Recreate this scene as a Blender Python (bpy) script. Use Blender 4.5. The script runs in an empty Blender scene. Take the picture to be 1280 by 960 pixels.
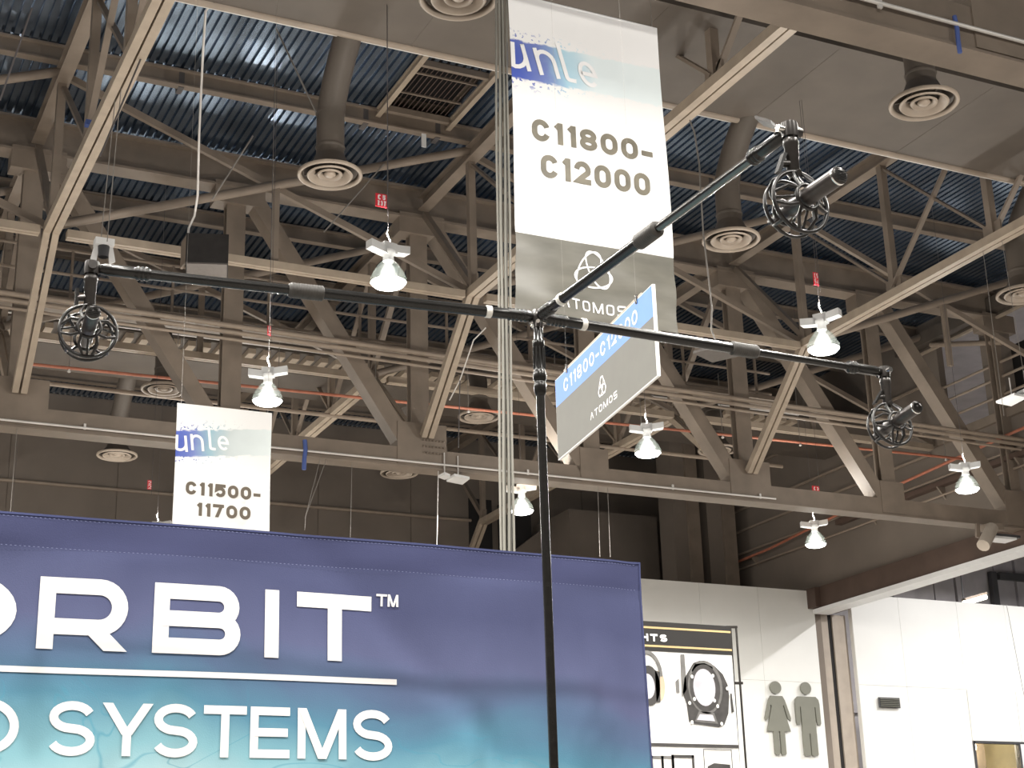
import bpy, math, random
from mathutils import Vector as V, Matrix
random.seed(7)
S = bpy.context.scene
C = S.collection

# ------------------------------------------------------------------ camera
# hall axes: X runs along the trusses, Y away from the viewer, Z up; metres
FPX = 1979.0
PITCH, ROLL, AZ = math.radians(18.876), math.radians(-1.729), math.radians(63.83)
hd = V((math.cos(AZ), math.sin(AZ), 0)); rt = V((math.sin(AZ), -math.cos(AZ), 0))
FW = hd * math.cos(PITCH) + V((0, 0, math.sin(PITCH)))
UP = rt.cross(FW)
RR = rt * math.cos(ROLL) + UP * math.sin(ROLL)
UU = -rt * math.sin(ROLL) + UP * math.cos(ROLL)
EYE = V((0, 0, 1.6))
cd = bpy.data.cameras.new('camera'); cam = bpy.data.objects.new('camera', cd); C.objects.link(cam)
cd.sensor_width = 36; cd.lens = FPX * 36 / 1280; cd.clip_start = .05; cd.clip_end = 200
m = Matrix((RR, UU, -FW)).transposed().to_4x4(); m.translation = EYE
cam.matrix_world = m
S.camera = cam

def on(px, py, axis, val):
    """point of the real plane <axis>=<val> that is seen at a picture position (survey helper)"""
    d = FW + RR * ((px - 640) / FPX) - UU * ((py - 480) / FPX)
    return EYE + d * ((val - EYE[axis]) / d[axis])

# ------------------------------------------------------------------ light and exposure
S.view_settings.view_transform = 'Standard'; S.view_settings.look = 'None'
S.view_settings.gamma = 1; S.view_settings.use_curve_mapping = False
S.view_settings.exposure = -0.15
W = bpy.data.worlds.new('world'); S.world = W; W.use_nodes = True
W.node_tree.nodes['Background'].inputs[0].default_value = (1, .93, .86, 1)
W.node_tree.nodes['Background'].inputs[1].default_value = 0.07   # the rest of the lit hall beyond the open sides
LAMP_DOWN, LAMP_UP, LAMP_COL = 860, 190, (1, .965, .9)

# ------------------------------------------------------------------ materials
def mat(name, col, rough=.6, metal=0, var=.12, scale=3.0, emit=None, estr=0, bump=0, spec=.5, bscale=40):
    M = bpy.data.materials.new(name); M.use_nodes = True
    N = M.node_tree.nodes; L = M.node_tree.links; b = N['Principled BSDF']
    b.inputs['Roughness'].default_value = rough; b.inputs['Metallic'].default_value = metal
    b.inputs['Specular IOR Level'].default_value = spec
    b.inputs['Base Color'].default_value = (*col, 1)
    tc = N.new('ShaderNodeTexCoord')
    if var:
        nz = N.new('ShaderNodeTexNoise'); nz.inputs['Scale'].default_value = scale; nz.inputs['Detail'].default_value = 5
        L.new(tc.outputs['Object'], nz.inputs['Vector'])
        mr = N.new('ShaderNodeMapRange'); mr.inputs['To Min'].default_value = 1 - var; mr.inputs['To Max'].default_value = 1 + var
        mr.inputs['From Min'].default_value = .3; mr.inputs['From Max'].default_value = .7
        L.new(nz.outputs['Fac'], mr.inputs['Value'])
        mx = N.new('ShaderNodeVectorMath'); mx.operation = 'MULTIPLY'; mx.inputs[0].default_value = col
        L.new(mr.outputs[0], mx.inputs[1]); L.new(mx.outputs[0], b.inputs['Base Color'])
    if bump:
        n2 = N.new('ShaderNodeTexNoise'); n2.inputs['Scale'].default_value = bscale
        L.new(tc.outputs['Object'], n2.inputs['Vector'])
        bp = N.new('ShaderNodeBump'); bp.inputs['Strength'].default_value = bump; bp.inputs['Distance'].default_value = .01
        L.new(n2.outputs['Fac'], bp.inputs['Height']); L.new(bp.outputs[0], b.inputs['Normal'])
    if emit:
        b.inputs['Emission Color'].default_value = (*emit, 1); b.inputs['Emission Strength'].default_value = estr
    return M

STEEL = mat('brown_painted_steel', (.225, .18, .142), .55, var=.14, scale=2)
STEEL2 = mat('light_tan_lit_steel', (.38, .31, .24), .5, var=.1, scale=4)  # on the channels: brown paint with light from below put into the colour
DUCT = mat('taupe_duct_paint', (.094, .077, .063), .6, var=.12, scale=1.5)
DUCTL = mat('diffuser_tan_paint', (.30, .245, .195), .5, var=.08)
DECK = mat('galvanised_blue_roof_deck', (.25, .315, .41), .24, metal=.9, var=.22, scale=1.2)
WALL = mat('taupe_wall_paint', (.20, .166, .138), .8, var=.12, scale=.6)
WALLD = mat('dark_brown_beam_paint', (.10, .065, .05), .6, var=.15, scale=2)
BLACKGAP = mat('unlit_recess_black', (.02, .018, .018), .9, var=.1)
WHITEP = mat('white_wall_panel', (.83, .83, .8), .55, var=.03, scale=.8)
WHITEF = mat('white_enamel', (.82, .82, .82), .4, var=.03)
FLOOR = mat('grey_carpet', (.19, .175, .16), .9, var=.2, scale=5)
PIPE = mat('tan_pipe_paint', (.32, .255, .20), .5, var=.1)
CONDUIT = mat('galvanised_conduit', (.72, .69, .66), .4, metal=.2, var=.08)
ORANGE = mat('orange_sprinkler_pipe', (.50, .18, .11), .5, var=.12, scale=6)
WIRE = mat('pale_wire', (.24, .22, .2), .5, var=.05)
DWIRE = mat('dark_wire', (.10, .09, .09), .6, var=.05)
BLACK = mat('satin_black_metal', (.012, .011, .010), .26, metal=.0, var=.2, scale=60, spec=.45)
BLACKM = mat('black_anodised_tube', (.016, .015, .014), .24, metal=.2, var=.15, scale=30)
GREYTUBE = mat('dark_polished_tube', (.13, .125, .12), .22, metal=.9, var=.1, scale=30)
RUBBER = mat('black_ribbed_rubber', (.05, .045, .04), .6, var=.2, scale=50)
CHROME = mat('bright_metal', (.75, .73, .7), .2, metal=1, var=.05)
DKMETAL = mat('dark_plated_metal', (.045, .040, .037), .34, metal=.35, var=.2, scale=40)
CAGE = mat('smoked_cage_plastic', (.014, .012, .011), .32, var=.2, scale=40, spec=.5)
MICG = mat('mic_grey_satin', (.055, .047, .044), .32, metal=.4, var=.15, scale=60)
TAPE = mat('white_tape', (.78, .75, .7), .6, var=.05)
RED = mat('red_tag_plastic', (.72, .03, .05), .5, var=.06)
PINK = mat('tag_lettering_white', (.9, .82, .8), .5, var=.03)
BLUES = mat('blue_strap', (.08, .13, .38), .7, var=.1)
GLOW = mat('lamp_lens', (1, 1, 1), .4, var=0, emit=(1, 1, .93), estr=14)
TUBEL = mat('tube_lamp_glow', (1, 1, 1), .4, var=0, emit=(1, .95, .8), estr=3)
PANELW = mat('white_panel_face', (.8, .8, .8), .5, var=.04)
GREYP = mat('annex_grey_panel', (.40, .38, .40), .7, var=.12, scale=1.5)
DARKF = mat('dark_grey_frame', (.06, .06, .065), .5, var=.1)
ICON = mat('grey_green_sign_metal', (.20, .20, .165), .5, var=.05)
LETW = mat('white_print', (.85, .84, .84), .6, var=.02)
SPK = mat('black_speaker_paint', (.02, .017, .016), .7, var=.2, scale=8)
SPKB = mat('grey_speaker_grille', (.13, .115, .105), .6, var=.1, scale=20)
CREAM = mat('cream_inner_wall', (.8, .72, .5), .7, var=.1)
SIGNG = mat('sign_grey_print', (.085, .082, .068), .55, var=.05, scale=8)
SIGNB = mat('sign_blue_print', (.06, .18, .60), .5, var=.06, scale=3)
EDGE = mat('foam_board_white', (.85, .85, .84), .6, var=.02)
NUMC = mat('bronze_grey_print', (.17, .152, .115), .45, var=.25, scale=5)
NUM2 = mat('brown_print', (.12, .095, .07), .6, var=.1)
PWHITE = mat('poster_white', (.83, .82, .80), .6, var=.02)
PBLACK = mat('poster_black', (.022, .02, .019), .6, var=.1)
PGOLD = mat('poster_gold', (.60, .44, .22), .5, var=.05)
PG1 = mat('poster_dark_grey', (.06, .056, .055), .6, var=.25, scale=14)
PG2 = mat('poster_mid_grey', (.17, .165, .16), .6, var=.2, scale=14)
PG3 = mat('poster_pale_lilac', (.55, .53, .58), .6, var=.12, scale=6)
GLASS = bpy.data.materials.new('window_glass'); GLASS.use_nodes = True
_b = GLASS.node_tree.nodes['Principled BSDF']; _b.inputs['Transmission Weight'].default_value = 1; _b.inputs['Roughness'].default_value = .02; _b.inputs['IOR'].default_value = 1.1
DOME = bpy.data.materials.new('prismatic_acrylic'); DOME.use_nodes = True
def _dome():
    N = DOME.node_tree.nodes; L = DOME.node_tree.links; out = N['Material Output']
    N.remove(N['Principled BSDF'])
    t = N.new('ShaderNodeBsdfTranslucent'); t.inputs[0].default_value = (.16, .18, .165, 1)
    tr = N.new('ShaderNodeBsdfTransparent'); g = N.new('ShaderNodeBsdfGlossy'); g.inputs['Roughness'].default_value = .2
    a = N.new('ShaderNodeMixShader'); a.inputs[0].default_value = .72
    L.new(t.outputs[0], a.inputs[1]); L.new(tr.outputs[0], a.inputs[2])
    b = N.new('ShaderNodeMixShader'); b.inputs[0].default_value = .12
    L.new(a.outputs[0], b.inputs[1]); L.new(g.outputs[0], b.inputs[2]); L.new(b.outputs[0], out.inputs[0])
_dome()

class G:
    """tiny node-graph helper for printed fabrics"""
    def __init__(s, name, rough=.8):
        s.M = bpy.data.materials.new(name); s.M.use_nodes = True
        s.N = s.M.node_tree.nodes; s.L = s.M.node_tree.links; s.b = s.N['Principled BSDF']
        s.b.inputs['Roughness'].default_value = rough
        s.tc = s.N.new('ShaderNodeTexCoord'); sp = s.N.new('ShaderNodeSeparateXYZ'); s.L.new(s.tc.outputs['Object'], sp.inputs[0])
        s.x, s.y, s.z = sp.outputs
    def m(s, op, a, b=0.0, clamp=False):
        n = s.N.new('ShaderNodeMath'); n.operation = op; n.use_clamp = clamp
        for i, v in enumerate((a, b)):
            if isinstance(v, (int, float)): n.inputs[i].default_value = v
            else: s.L.new(v, n.inputs[i])
        return n.outputs[0]
    def rng(s, v, a, b, c=0., d=1.):
        n = s.N.new('ShaderNodeMapRange'); s.L.new(v, n.inputs[0])
        for i, q in enumerate((a, b, c, d)): n.inputs[i + 1].default_value = q
        return n.outputs[0]
    def noise(s, scale, detail=4, stretch=(1, 1, 1), dist=0.):
        mp = s.N.new('ShaderNodeMapping'); mp.inputs['Scale'].default_value = stretch; s.L.new(s.tc.outputs['Object'], mp.inputs[0])
        n = s.N.new('ShaderNodeTexNoise'); n.inputs['Scale'].default_value = scale; n.inputs['Detail'].default_value = detail
        n.inputs['Distortion'].default_value = dist; s.L.new(mp.outputs[0], n.inputs['Vector']); return n.outputs['Fac']
    def ramp(s, f, stops):
        n = s.N.new('ShaderNodeValToRGB'); s.L.new(f, n.inputs[0]); e = n.color_ramp.elements
        while len(e) < len(stops): e.new(.5)
        for k, (p, c) in zip(e, stops): k.position = p; k.color = (*c, 1)
        return n.outputs[0]
    def mix(s, f, a, b):
        n = s.N.new('ShaderNodeMix'); n.data_type = 'RGBA'
        for i, v in ((0, f), (6, a), (7, b)):
            if isinstance(v, (int, float)): n.inputs[i].default_value = v
            elif isinstance(v, tuple): n.inputs[i].default_value = (*v, 1)
            else: s.L.new(v, n.inputs[i])
        return n.outputs[2]
    def done(s, c, bump=None, bs=.2, bd=.002):
        s.L.new(c, s.b.inputs['Base Color'])
        if bump is not None:
            p = s.N.new('ShaderNodeBump'); p.inputs['Strength'].default_value = bs; p.inputs['Distance'].default_value = bd
            s.L.new(bump, p.inputs['Height']); s.L.new(p.outputs[0], s.b.inputs['Normal'])
        return s.M

# ------------------------------------------------------------------ mesh building
class MB:
    def __init__(s): s.v = []; s.f = []; s.sm = []
    def add(s, vs, fs, smooth=False):
        o = len(s.v); s.v += [V(p) for p in vs]
        for f in fs: s.f.append([i + o for i in f]); s.sm.append(smooth)
        return s
    def obox(s, c, ax, ay, az):
        c = V(c); P = [c + ax * i + ay * j + az * k for i in (-1, 1) for j in (-1, 1) for k in (-1, 1)]
        F = [(0, 1, 3, 2), (4, 6, 7, 5), (0, 4, 5, 1), (2, 3, 7, 6), (0, 2, 6, 4), (1, 5, 7, 3)]
        if ax.cross(ay).dot(az) < 0: F = [f[::-1] for f in F]
        return s.add(P, F)
    def box(s, a, b):
        a = V(a); b = V(b); d = (b - a) / 2
        return s.obox((a + b) / 2, V((abs(d.x), 0, 0)), V((0, abs(d.y), 0)), V((0, 0, abs(d.z))))
    def frame(s, a, b, up=V((0, 0, 1))):
        a = V(a); b = V(b); t = (b - a).normalized()
        up = V(up)
        if abs(t.dot(up)) > .98: up = V((0, 1, 0)) if abs(t.y) < .9 else V((1, 0, 0))
        sd = t.cross(up).normalized(); u = sd.cross(t).normalized()
        return a, b, t, sd, u
    def bar(s, a, b, w, h, up=V((0, 0, 1))):
        a, b, t, sd, u = s.frame(a, b, up)
        return s.obox((a + b) / 2, t * ((b - a).length / 2), sd * (w / 2), u * (h / 2))
    def ibeam(s, a, b, w, h, up=V((0, 0, 1)), tf=.03, tw=.02):
        a, b, t, sd, u = s.frame(a, b, up); hl = t * ((b - a).length / 2); c = (a + b) / 2
        s.obox(c + u * (h / 2 - tf / 2), hl, sd * (w / 2), u * (tf / 2))
        s.obox(c - u * (h / 2 - tf / 2), hl, sd * (w / 2), u * (tf / 2))
        return s.obox(c, hl, sd * (tw / 2), u * (h / 2 - tf))
    def tube(s, a, b, r0, r1=None, n=12, caps=True):
        r1 = r0 if r1 is None else r1
        a, b, t, sd, u = s.frame(a, b); P = []
        for c, r in ((a, r0), (b, r1)):
            for k in range(n):
                q = 2 * math.pi * k / n; P.append(c + sd * (r * math.cos(q)) + u * (r * math.sin(q)))
        s.add(P, [(k, k + n, (k + 1) % n + n, (k + 1) % n) for k in range(n)], True)
        if caps: s.add(P[:n], [tuple(range(n))]); s.add(P[n:], [tuple(range(n))[::-1]])
        return s
    def path(s, pts, r, n=8, closed=False):
        pts = [V(p) for p in pts]; K = len(pts); rings = []
        ref = None
        for i, p in enumerate(pts):
            t = (pts[(i + 1) % K] - pts[i - 1]) if closed else (pts[min(i + 1, K - 1)] - pts[max(i - 1, 0)])
            t.normalize()
            if ref is None: ref = V((0, 0, 1)) if abs(t.z) < .9 else V((1, 0, 0))
            sd = t.cross(ref).normalized(); u = sd.cross(t).normalized(); ref = u
            rr = r[i] if isinstance(r, (list, tuple)) else r
            rings += [p + sd * (rr * math.cos(2 * math.pi * k / n)) + u * (rr * math.sin(2 * math.pi * k / n)) for k in range(n)]
        F = []
        for i in range(K if closed else K - 1):
            j = (i + 1) % K
            F += [(i * n + k, j * n + k, j * n + (k + 1) % n, i * n + (k + 1) % n) for k in range(n)]
        s.add(rings, F, True)
        if not closed: s.add(rings[:n], [tuple(range(n))]); s.add(rings[-n:], [tuple(range(n))[::-1]])
        return s
    def lathe(s, c, axis, prof, n=24, smooth=True):
        """prof: (radius, height along axis)"""
        c = V(c); axis = V(axis).normalized(); _, _, t, sd, u = s.frame(c, c + axis); P = []
        for r, h in prof:
            P += [c + t * h + sd * (r * math.cos(2 * math.pi * k / n)) + u * (r * math.sin(2 * math.pi * k / n)) for k in range(n)]
        F = [(i * n + k, (i + 1) * n + k, (i + 1) * n + (k + 1) % n, i * n + (k + 1) % n) for i in range(len(prof) - 1) for k in range(n)]
        return s.add(P, F, smooth)
    def torus(s, c, axis, R, r, n=28, m=8, sx=1.):
        c = V(c); _, _, t, sd, u = s.frame(c, c + V(axis))
        return s.path([c + sd * (R * sx * math.cos(2 * math.pi * k / n)) + u * (R * math.sin(2 * math.pi * k / n)) for k in range(n)], r, m, True)
    def sphere(s, c, r, n=14, m=8):
        return s.lathe(c, (0, 0, 1), [(max(r * math.sin(math.pi * i / m), 1e-4), -r * math.cos(math.pi * i / m)) for i in range(m + 1)], n)
    def prism(s, pts, d):
        pts = [V(p) for p in pts]; n = len(pts); d = V(d)
        s.add(pts + [p + d for p in pts], [tuple(range(n)), tuple(range(n, 2 * n))[::-1]] + [(k, k + n, (k + 1) % n + n, (k + 1) % n) for k in range(n)])
        return s

def wpos(o):
    p = V((0, 0, 0))
    while o is not None: p += V(o.location); o = o.parent
    return p
def obj(name, mb, M, parent=None, loc=None):
    base = wpos(parent) if parent else V(loc or (0, 0, 0))
    me = bpy.data.meshes.new(name); me.from_pydata([p - base for p in mb.v], [], mb.f)
    me.polygons.foreach_set('use_smooth', mb.sm); me.materials.append(M); me.update()
    o = bpy.data.objects.new(name, me); C.objects.link(o)
    if parent: o.parent = parent
    elif loc: o.location = loc
    return o
def fix(o):     # consistent outward normals
    import bmesh
    b = bmesh.new(); b.from_mesh(o.data); bmesh.ops.recalc_face_normals(b, faces=b.faces); b.to_mesh(o.data); b.free(); return o
def tag(o, label, cat, group=None):
    o['label'] = label; o['category'] = cat
    if group: o['group'] = group
    return o
def thing(name, label, cat, loc=(0, 0, 0), group=None):
    o = bpy.data.objects.new(name, None); o.empty_display_size = .2; C.objects.link(o); o.location = loc
    return tag(o, label, cat, group)
def struct(name, mb, M):
    o = obj(name, mb, M); o['kind'] = 'structure'; return o
def copy_tree(o, loc, label, group=None):
    r = o.copy(); C.objects.link(r); r.location = loc; r['label'] = label
    if group: r['group'] = group
    for ch in list(o.children):
        c = ch.copy(); C.objects.link(c); c.parent = r
        for g in list(ch.children):
            d = g.copy(); C.objects.link(d); d.parent = c
    return r

# ------------------------------------------------------------------ stroke lettering
def arc(cx, cy, rx, ry, a0, a1, n=10):
    return [(cx + rx * math.cos(math.radians(a0 + (a1 - a0) * k / n)), cy + ry * math.sin(math.radians(a0 + (a1 - a0) * k / n))) for k in range(n + 1)]
WID = {'1': .32, '-': .40, 'I': .16, 'l': .3, ' ': .4, 'M': .82, 'W': .9}
def glyph(ch, w, h, t):
    a = t / 2; X0, X1, Y0, Y1 = a, w - a, a, h - a; xm = w / 2; ym = h / 2; rx = (X1 - X0) / 2; r = rx
    st = lambda cy0, cy1: arc(xm, cy1 - r, rx, r, 0, 180) + arc(xm, cy0 + r, rx, r, 180, 360)
    if ch == '0' or ch == 'Q': return [(st(Y0, Y1), True)]
    if ch == 'O': return [(arc(xm, ym, rx, (Y1 - Y0) / 2, 0, 350, 35), True)]
    if ch == 'C': return [(arc(xm, Y1 - r, rx, r, 15, 180) + arc(xm, Y0 + r, rx, r, 180, 345), False)]
    if ch == '1': return [([(X0, Y1 - .16 * h), (X1 - t * .1, Y1 + a * .2)], False), ([(X1, h), (X1, 0)], False)]
    if ch == '2': return [(arc(xm, Y1 - r, rx, r, 180, -25) + [(X0 + a * .3, Y0), (w, Y0)], False)]
    if ch == '3': return [(arc(xm, Y1 - h * .23, rx, h * .23 - a * .2, 160, -80), False), (arc(xm, Y0 + h * .25, rx, h * .25, 80, -160), False)]
    if ch == '5': return [([(w, Y1), (X0 + a * .2, Y1), (X0, ym + .04 * h)] + arc(xm, Y0 + h * .27, rx, h * .27, 120, -150), False)]
    if ch == '7': return [([(0, Y1), (w, Y1)], False), ([(w - t * .6, h), (w * .36, 0)], 'P')]
    if ch == '4': return [([(X1 - a, 0), (X1 - a, Y1), (X0, h * .3), (w, h * .3)], False)]
    if ch == '8':
        q = (Y1 - Y0) / 4
        return [(arc(xm, Y1 - q, rx * .93, q, 0, 345, 22), True), (arc(xm, Y0 + q, rx, q, 0, 345, 22), True)]
    if ch == '-': return [([(0, h * .42), (w, h * .42)], False)]
    if ch == 'A': return [([(t * .55, 0), (xm, h)], 'P'), ([(w - t * .55, 0), (xm, h)], 'P')]
    if ch == 'T': return [([(0, Y1), (w, Y1)], False), ([(xm, Y1), (xm, 0)], False)]
    if ch == 'I': return [([(xm, 0), (xm, h)], False)]
    if ch == 'H': return [([(X0, 0), (X0, h)], False), ([(X1, 0), (X1, h)], False), ([(X0, ym), (X1, ym)], False)]
    if ch == 'L': return [([(X0, h), (X0, Y0), (w, Y0)], False)]
    if ch == 'G': return [(arc(xm, ym, rx, (Y1 - Y0) / 2, 40, 360, 24) + [(xm, ym)], False)]
    if ch == 'E': return [([(w, Y1), (X0, Y1), (X0, Y0), (w, Y0)], False), ([(X0, ym), (w * .95, ym)], False)]
    if ch == 'M': return [([(X0, 0), (X0, h)], False), ([(X1, 0), (X1, h)], False), ([(t * .56, h), (xm, 0)], 'P'), ([(w - t * .56, h), (xm, 0)], 'P')]
    if ch == 'N': return [([(X0, 0), (X0, h), (X1, 0), (X1, h)], False)]
    if ch == 'Y': return [([(t * .6, h), (xm, h * .40)], 'P'), ([(w - t * .6, h), (xm, h * .40)], 'P'), ([(xm, h * .43), (xm, 0)], False)]
    if ch == 'R':
        q = h * .285; c = Y1 - q
        return [([(X0, 0), (X0, Y1)] + arc(X1 - q, c, q, q, 90, -90, 14) + [(X0, Y1 - 2 * q)], False), ([(w * .55, Y1 - 2 * q + a * .6), (w - t * .66, 0)], 'P')]
    if ch == 'B':
        q = (Y1 - Y0) / 4
        return [([(X0, Y0), (X0, Y1)] + arc(X1 - q * 1.12, Y1 - q, q, q, 90, -90, 12) + [(X0, ym)], False),
                ([(X0, ym)] + arc(X1 - q, Y0 + q, q, q, 90, -90, 12) + [(X0 - a, Y0)], False)]
    if ch == 'S':
        q = (Y1 - Y0) / 4
        return [(arc(xm, Y1 - q, rx * .96, q, 20, 250, 16) + arc(xm, Y0 + q, rx, q, 70, -160, 16), False)]
    if ch == 's':   # squared S of a techno face
        q = min(rx, (Y1 - Y0) / 4) * .6
        return [([(w, Y1)] + arc(X0 + q, Y1 - q, q, q, 90, 180, 4) + arc(X0 + q, ym + q, q, q, 180, 270, 4) + arc(X1 - q, ym - q, q, q, 90, 0, 4) + arc(X1 - q, Y0 + q, q, q, 0, -90, 4) + [(0, Y0)], False)]
    if ch == 'o':   # squared O
        q = rx * .6
        return [(arc(X1 - q, Y1 - q, q, q, 0, 90, 4) + arc(X0 + q, Y1 - q, q, q, 90, 180, 4) + arc(X0 + q, Y0 + q, q, q, 180, 270, 4) + arc(X1 - q, Y0 + q, q, q, 270, 360, 4), True)]
    if ch == 'u': return [([(X0, h)] + arc(xm, Y0 + r, rx, r, 180, 360) + [(X1, h)], False), ([(X1, h), (X1, 0)], False)]
    if ch == 'n': return [([(X0, 0), (X0, h)], False), (arc(xm, Y1 - r, rx, r, 180, 0) + [(X1, 0)], False)]
    if ch == 'l': return [([(a, h), (a, Y0 + r * .8)] + arc(a + r * .8, Y0 + r * .8, r * .8, r * .8, 180, 270, 5) + [(w, Y0)], False)]
    if ch == 'e': return [([(X0, ym), (X1, ym)] + arc(xm, ym, rx, (Y1 - Y0) / 2, 0, 315, 20), False)]
    return []
def ribbon(mb, pts, t, closed, f, seg=1e9):
    P = [pts[0]]
    Q = pts + [pts[0]] if closed else pts
    for p, q in zip(Q, Q[1:]):
        L = math.hypot(q[0] - p[0], q[1] - p[1])
        if L < 1e-6: continue
        n = max(1, int(L / seg + .999))
        P += [(p[0] + (q[0] - p[0]) * k / n, p[1] + (q[1] - p[1]) * k / n) for k in range(1, n + 1)]
    if closed: P = P[:-1]
    K = len(P); vs = []
    for i in range(K):
        p = P[i]; a = P[i - 1] if (i or closed) else None; b = P[(i + 1) % K] if (i < K - 1 or closed) else None
        def nr(u, v):
            dx, dy = v[0] - u[0], v[1] - u[1]; l = math.hypot(dx, dy) or 1; return (-dy / l, dx / l)
        if a is None: n = nr(p, b); k = 1
        elif b is None: n = nr(a, p); k = 1
        else:
            n1 = nr(a, p); n2 = nr(p, b); n = (n1[0] + n2[0], n1[1] + n2[1]); l = math.hypot(*n)
            if l < .2: n = n1; k = 1
            else: n = (n[0] / l, n[1] / l); k = min(2.2, 1 / max(.3, n[0] * n1[0] + n[1] * n1[1]))
        o = t / 2 * k
        vs += [f(p[0] + n[0] * o, p[1] + n[1] * o), f(p[0] - n[0] * o, p[1] - n[1] * o)]
    F = [(2 * i, 2 * i + 1, 2 * ((i + 1) % K) + 1, 2 * ((i + 1) % K)) for i in range(K if closed else K - 1)]
    mb.add(vs, F)
def letter(mb, ch, x0, x1, z0, z1, t, f, seg=1e9, shear=0.):
    for i, (pts, cl) in enumerate(glyph(ch, x1 - x0, z1 - z0, t)):
        if cl == 'P':        # diagonal stroke cut level at both ends
            (xa, ya), (xb, yb) = pts; hw = t / 2 * math.hypot(xb - xa, yb - ya) / abs(yb - ya); N = 8 if seg < 1 else 1
            q = [(xa + (xb - xa) * k / N, ya + (yb - ya) * k / N) for k in range(N + 1)]
            o = V((0, .0006 * i, 0)); vs = []
            for u, v in q: vs += [f(x0 + u - hw, z0 + v) - o, f(x0 + u + hw, z0 + v) - o]
            mb.add(vs, [(2 * k, 2 * k + 1, 2 * k + 3, 2 * k + 2) for k in range(N)]); continue
        g_ = lambda x, z, i=i: f(x, min(max(z, z0), z1)) - V((0, .0006 * i, 0))
        ribbon(mb, [(x0 + u + shear * v, z0 + v) for u, v in pts], t, cl, g_, seg)
def textline(mb, s, x0, x1, z0, z1, t, f, gap=.18, slope=0., seg=1e9):
    ws = [WID.get(c, .6) for c in s]; tot = sum(ws) + gap * (len(s) - 1); k = (x1 - x0) / tot; x = x0
    for c, w in zip(s, ws):
        if c != ' ': letter(mb, c, x, x + w * k, z0, z1, t, f, seg)
        x += (w + gap) * k
def emblem(mb, cx, cz, R, t, f, rot=0.):
    """three linked loops"""
    for k in range(3):
        a = math.radians(rot + 120 * k)
        ox, oz = cx + math.cos(a) * R * .24, cz + math.sin(a) * R * .24
        d = a + math.pi / 2; pts = []
        for q in range(36):
            b = 2 * math.pi * q / 36; u = math.cos(b) * R * .86; v = math.sin(b) * R * .42
            pts.append((ox + math.cos(d) * u - math.sin(d) * v, oz + math.sin(d) * u + math.cos(d) * v))
        ribbon(mb, pts, t, True, f)
    ribbon(mb, [(cx - t * .8, cz), (cx + t * .8, cz)], t * 1.6, False, f)

# ================================================================== THE SETTING
ZD = 16.3                       # underside of the roof deck
YF, XS = 44.0, 27.0             # far wall, right side wall
struct('floor', MB().box((-14, -12, -.2), (50, 46, 0)), FLOOR)

# ribbed roof deck, one sheet with true folds
PUR = [11 + 2.8 * k for k in range(-2, 12) if k not in (0, 6)]
dk = MB(); prof = []; x = -9.0; p = .155
while x < 27.2:
    prof += [(x, 0), (x + p * .60, 0), (x + p * .68, .06), (x + p * .92, .06)]; x += p
ys = [4.5, 44.0]
hole = (9.75, 10.95, 22.95, 24.85)
def strip(pr, y0, y1):
    vs = []; 
    for (xx, zz) in pr: vs += [(xx, y0, ZD + zz), (xx, y1, ZD + zz)]
    dk.add(vs, [(2 * i, 2 * i + 1, 2 * i + 3, 2 * i + 2) for i in range(len(pr) - 1)])
L_ = [q for q in prof if q[0] <= hole[0]]; M_ = [q for q in prof if hole[0] <= q[0] <= hole[1]]; R_ = [q for q in prof if q[0] >= hole[1]]
strip(L_ + [M_[0]], 4.5, 44); strip(R_, 4.5, 44); strip(M_ + [R_[0]], 4.5, hole[2]); strip(M_ + [R_[0]], hole[3], 44)
ceil = struct('ceiling', dk, DECK)
obj('roof_slab', MB().box((-9, 4.5, ZD + .30), (27.2, 44.2, ZD + .5)), STEEL, ceil)
for y in PUR:
    pm = MB(); pm.ibeam((-9, y, ZD - .18), (27, y, ZD - .18), .17, .33, tf=.035, tw=.03)
    obj('purlin', pm, STEEL, ceil)
# roof hatch: two trimmer beams, a dropped frame and a louvred grille
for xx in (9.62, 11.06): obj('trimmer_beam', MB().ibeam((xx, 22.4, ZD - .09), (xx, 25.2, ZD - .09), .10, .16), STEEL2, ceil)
for yy in (23.0, 24.8): obj('trimmer_beam', MB().bar((9.67, yy, ZD - .06), (11.0, yy, ZD - .06), .08, .12), STEEL, ceil)
HB = mat('rusty_dark_louvre', (.09, .06, .05), .8, var=.2)
hb = MB(); hb.box((9.7, 22.98, ZD + .27), (11.0, 24.85, ZD + .29)); obj('hatch_back', hb, BLACKGAP, ceil)
for k in range(13):
    xx = 9.78 + k * .096
    obj('louvre_slat', MB().obox((xx, 23.9, ZD + .05), V((.022, 0, .03)), V((0, .88, 0)), V((.006, 0, -.004))), HB, ceil)
for yy in (23.45, 24.2): obj('louvre_rail', MB().bar((9.7, yy, ZD - .0), (11.0, yy, ZD - .0), .03, .03), STEEL, ceil)

for px_, py_ in ((457, 141), (547, 163), (227, 98), (888, 225)):
    q_ = on(px_, py_, 1, 25.0); obj('beam_clamp', MB().box((q_.x - .05, 24.98, ZD - .36), (q_.x + .05, 25.24, ZD - .01)), DWIRE, ceil)
q_ = on(530, 161, 1, 24.97); obj('white_marker', MB().box((q_.x - .05, 24.96, ZD - .62), (q_.x + .04, 24.99, ZD - .30)), PANELW, ceil)
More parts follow.
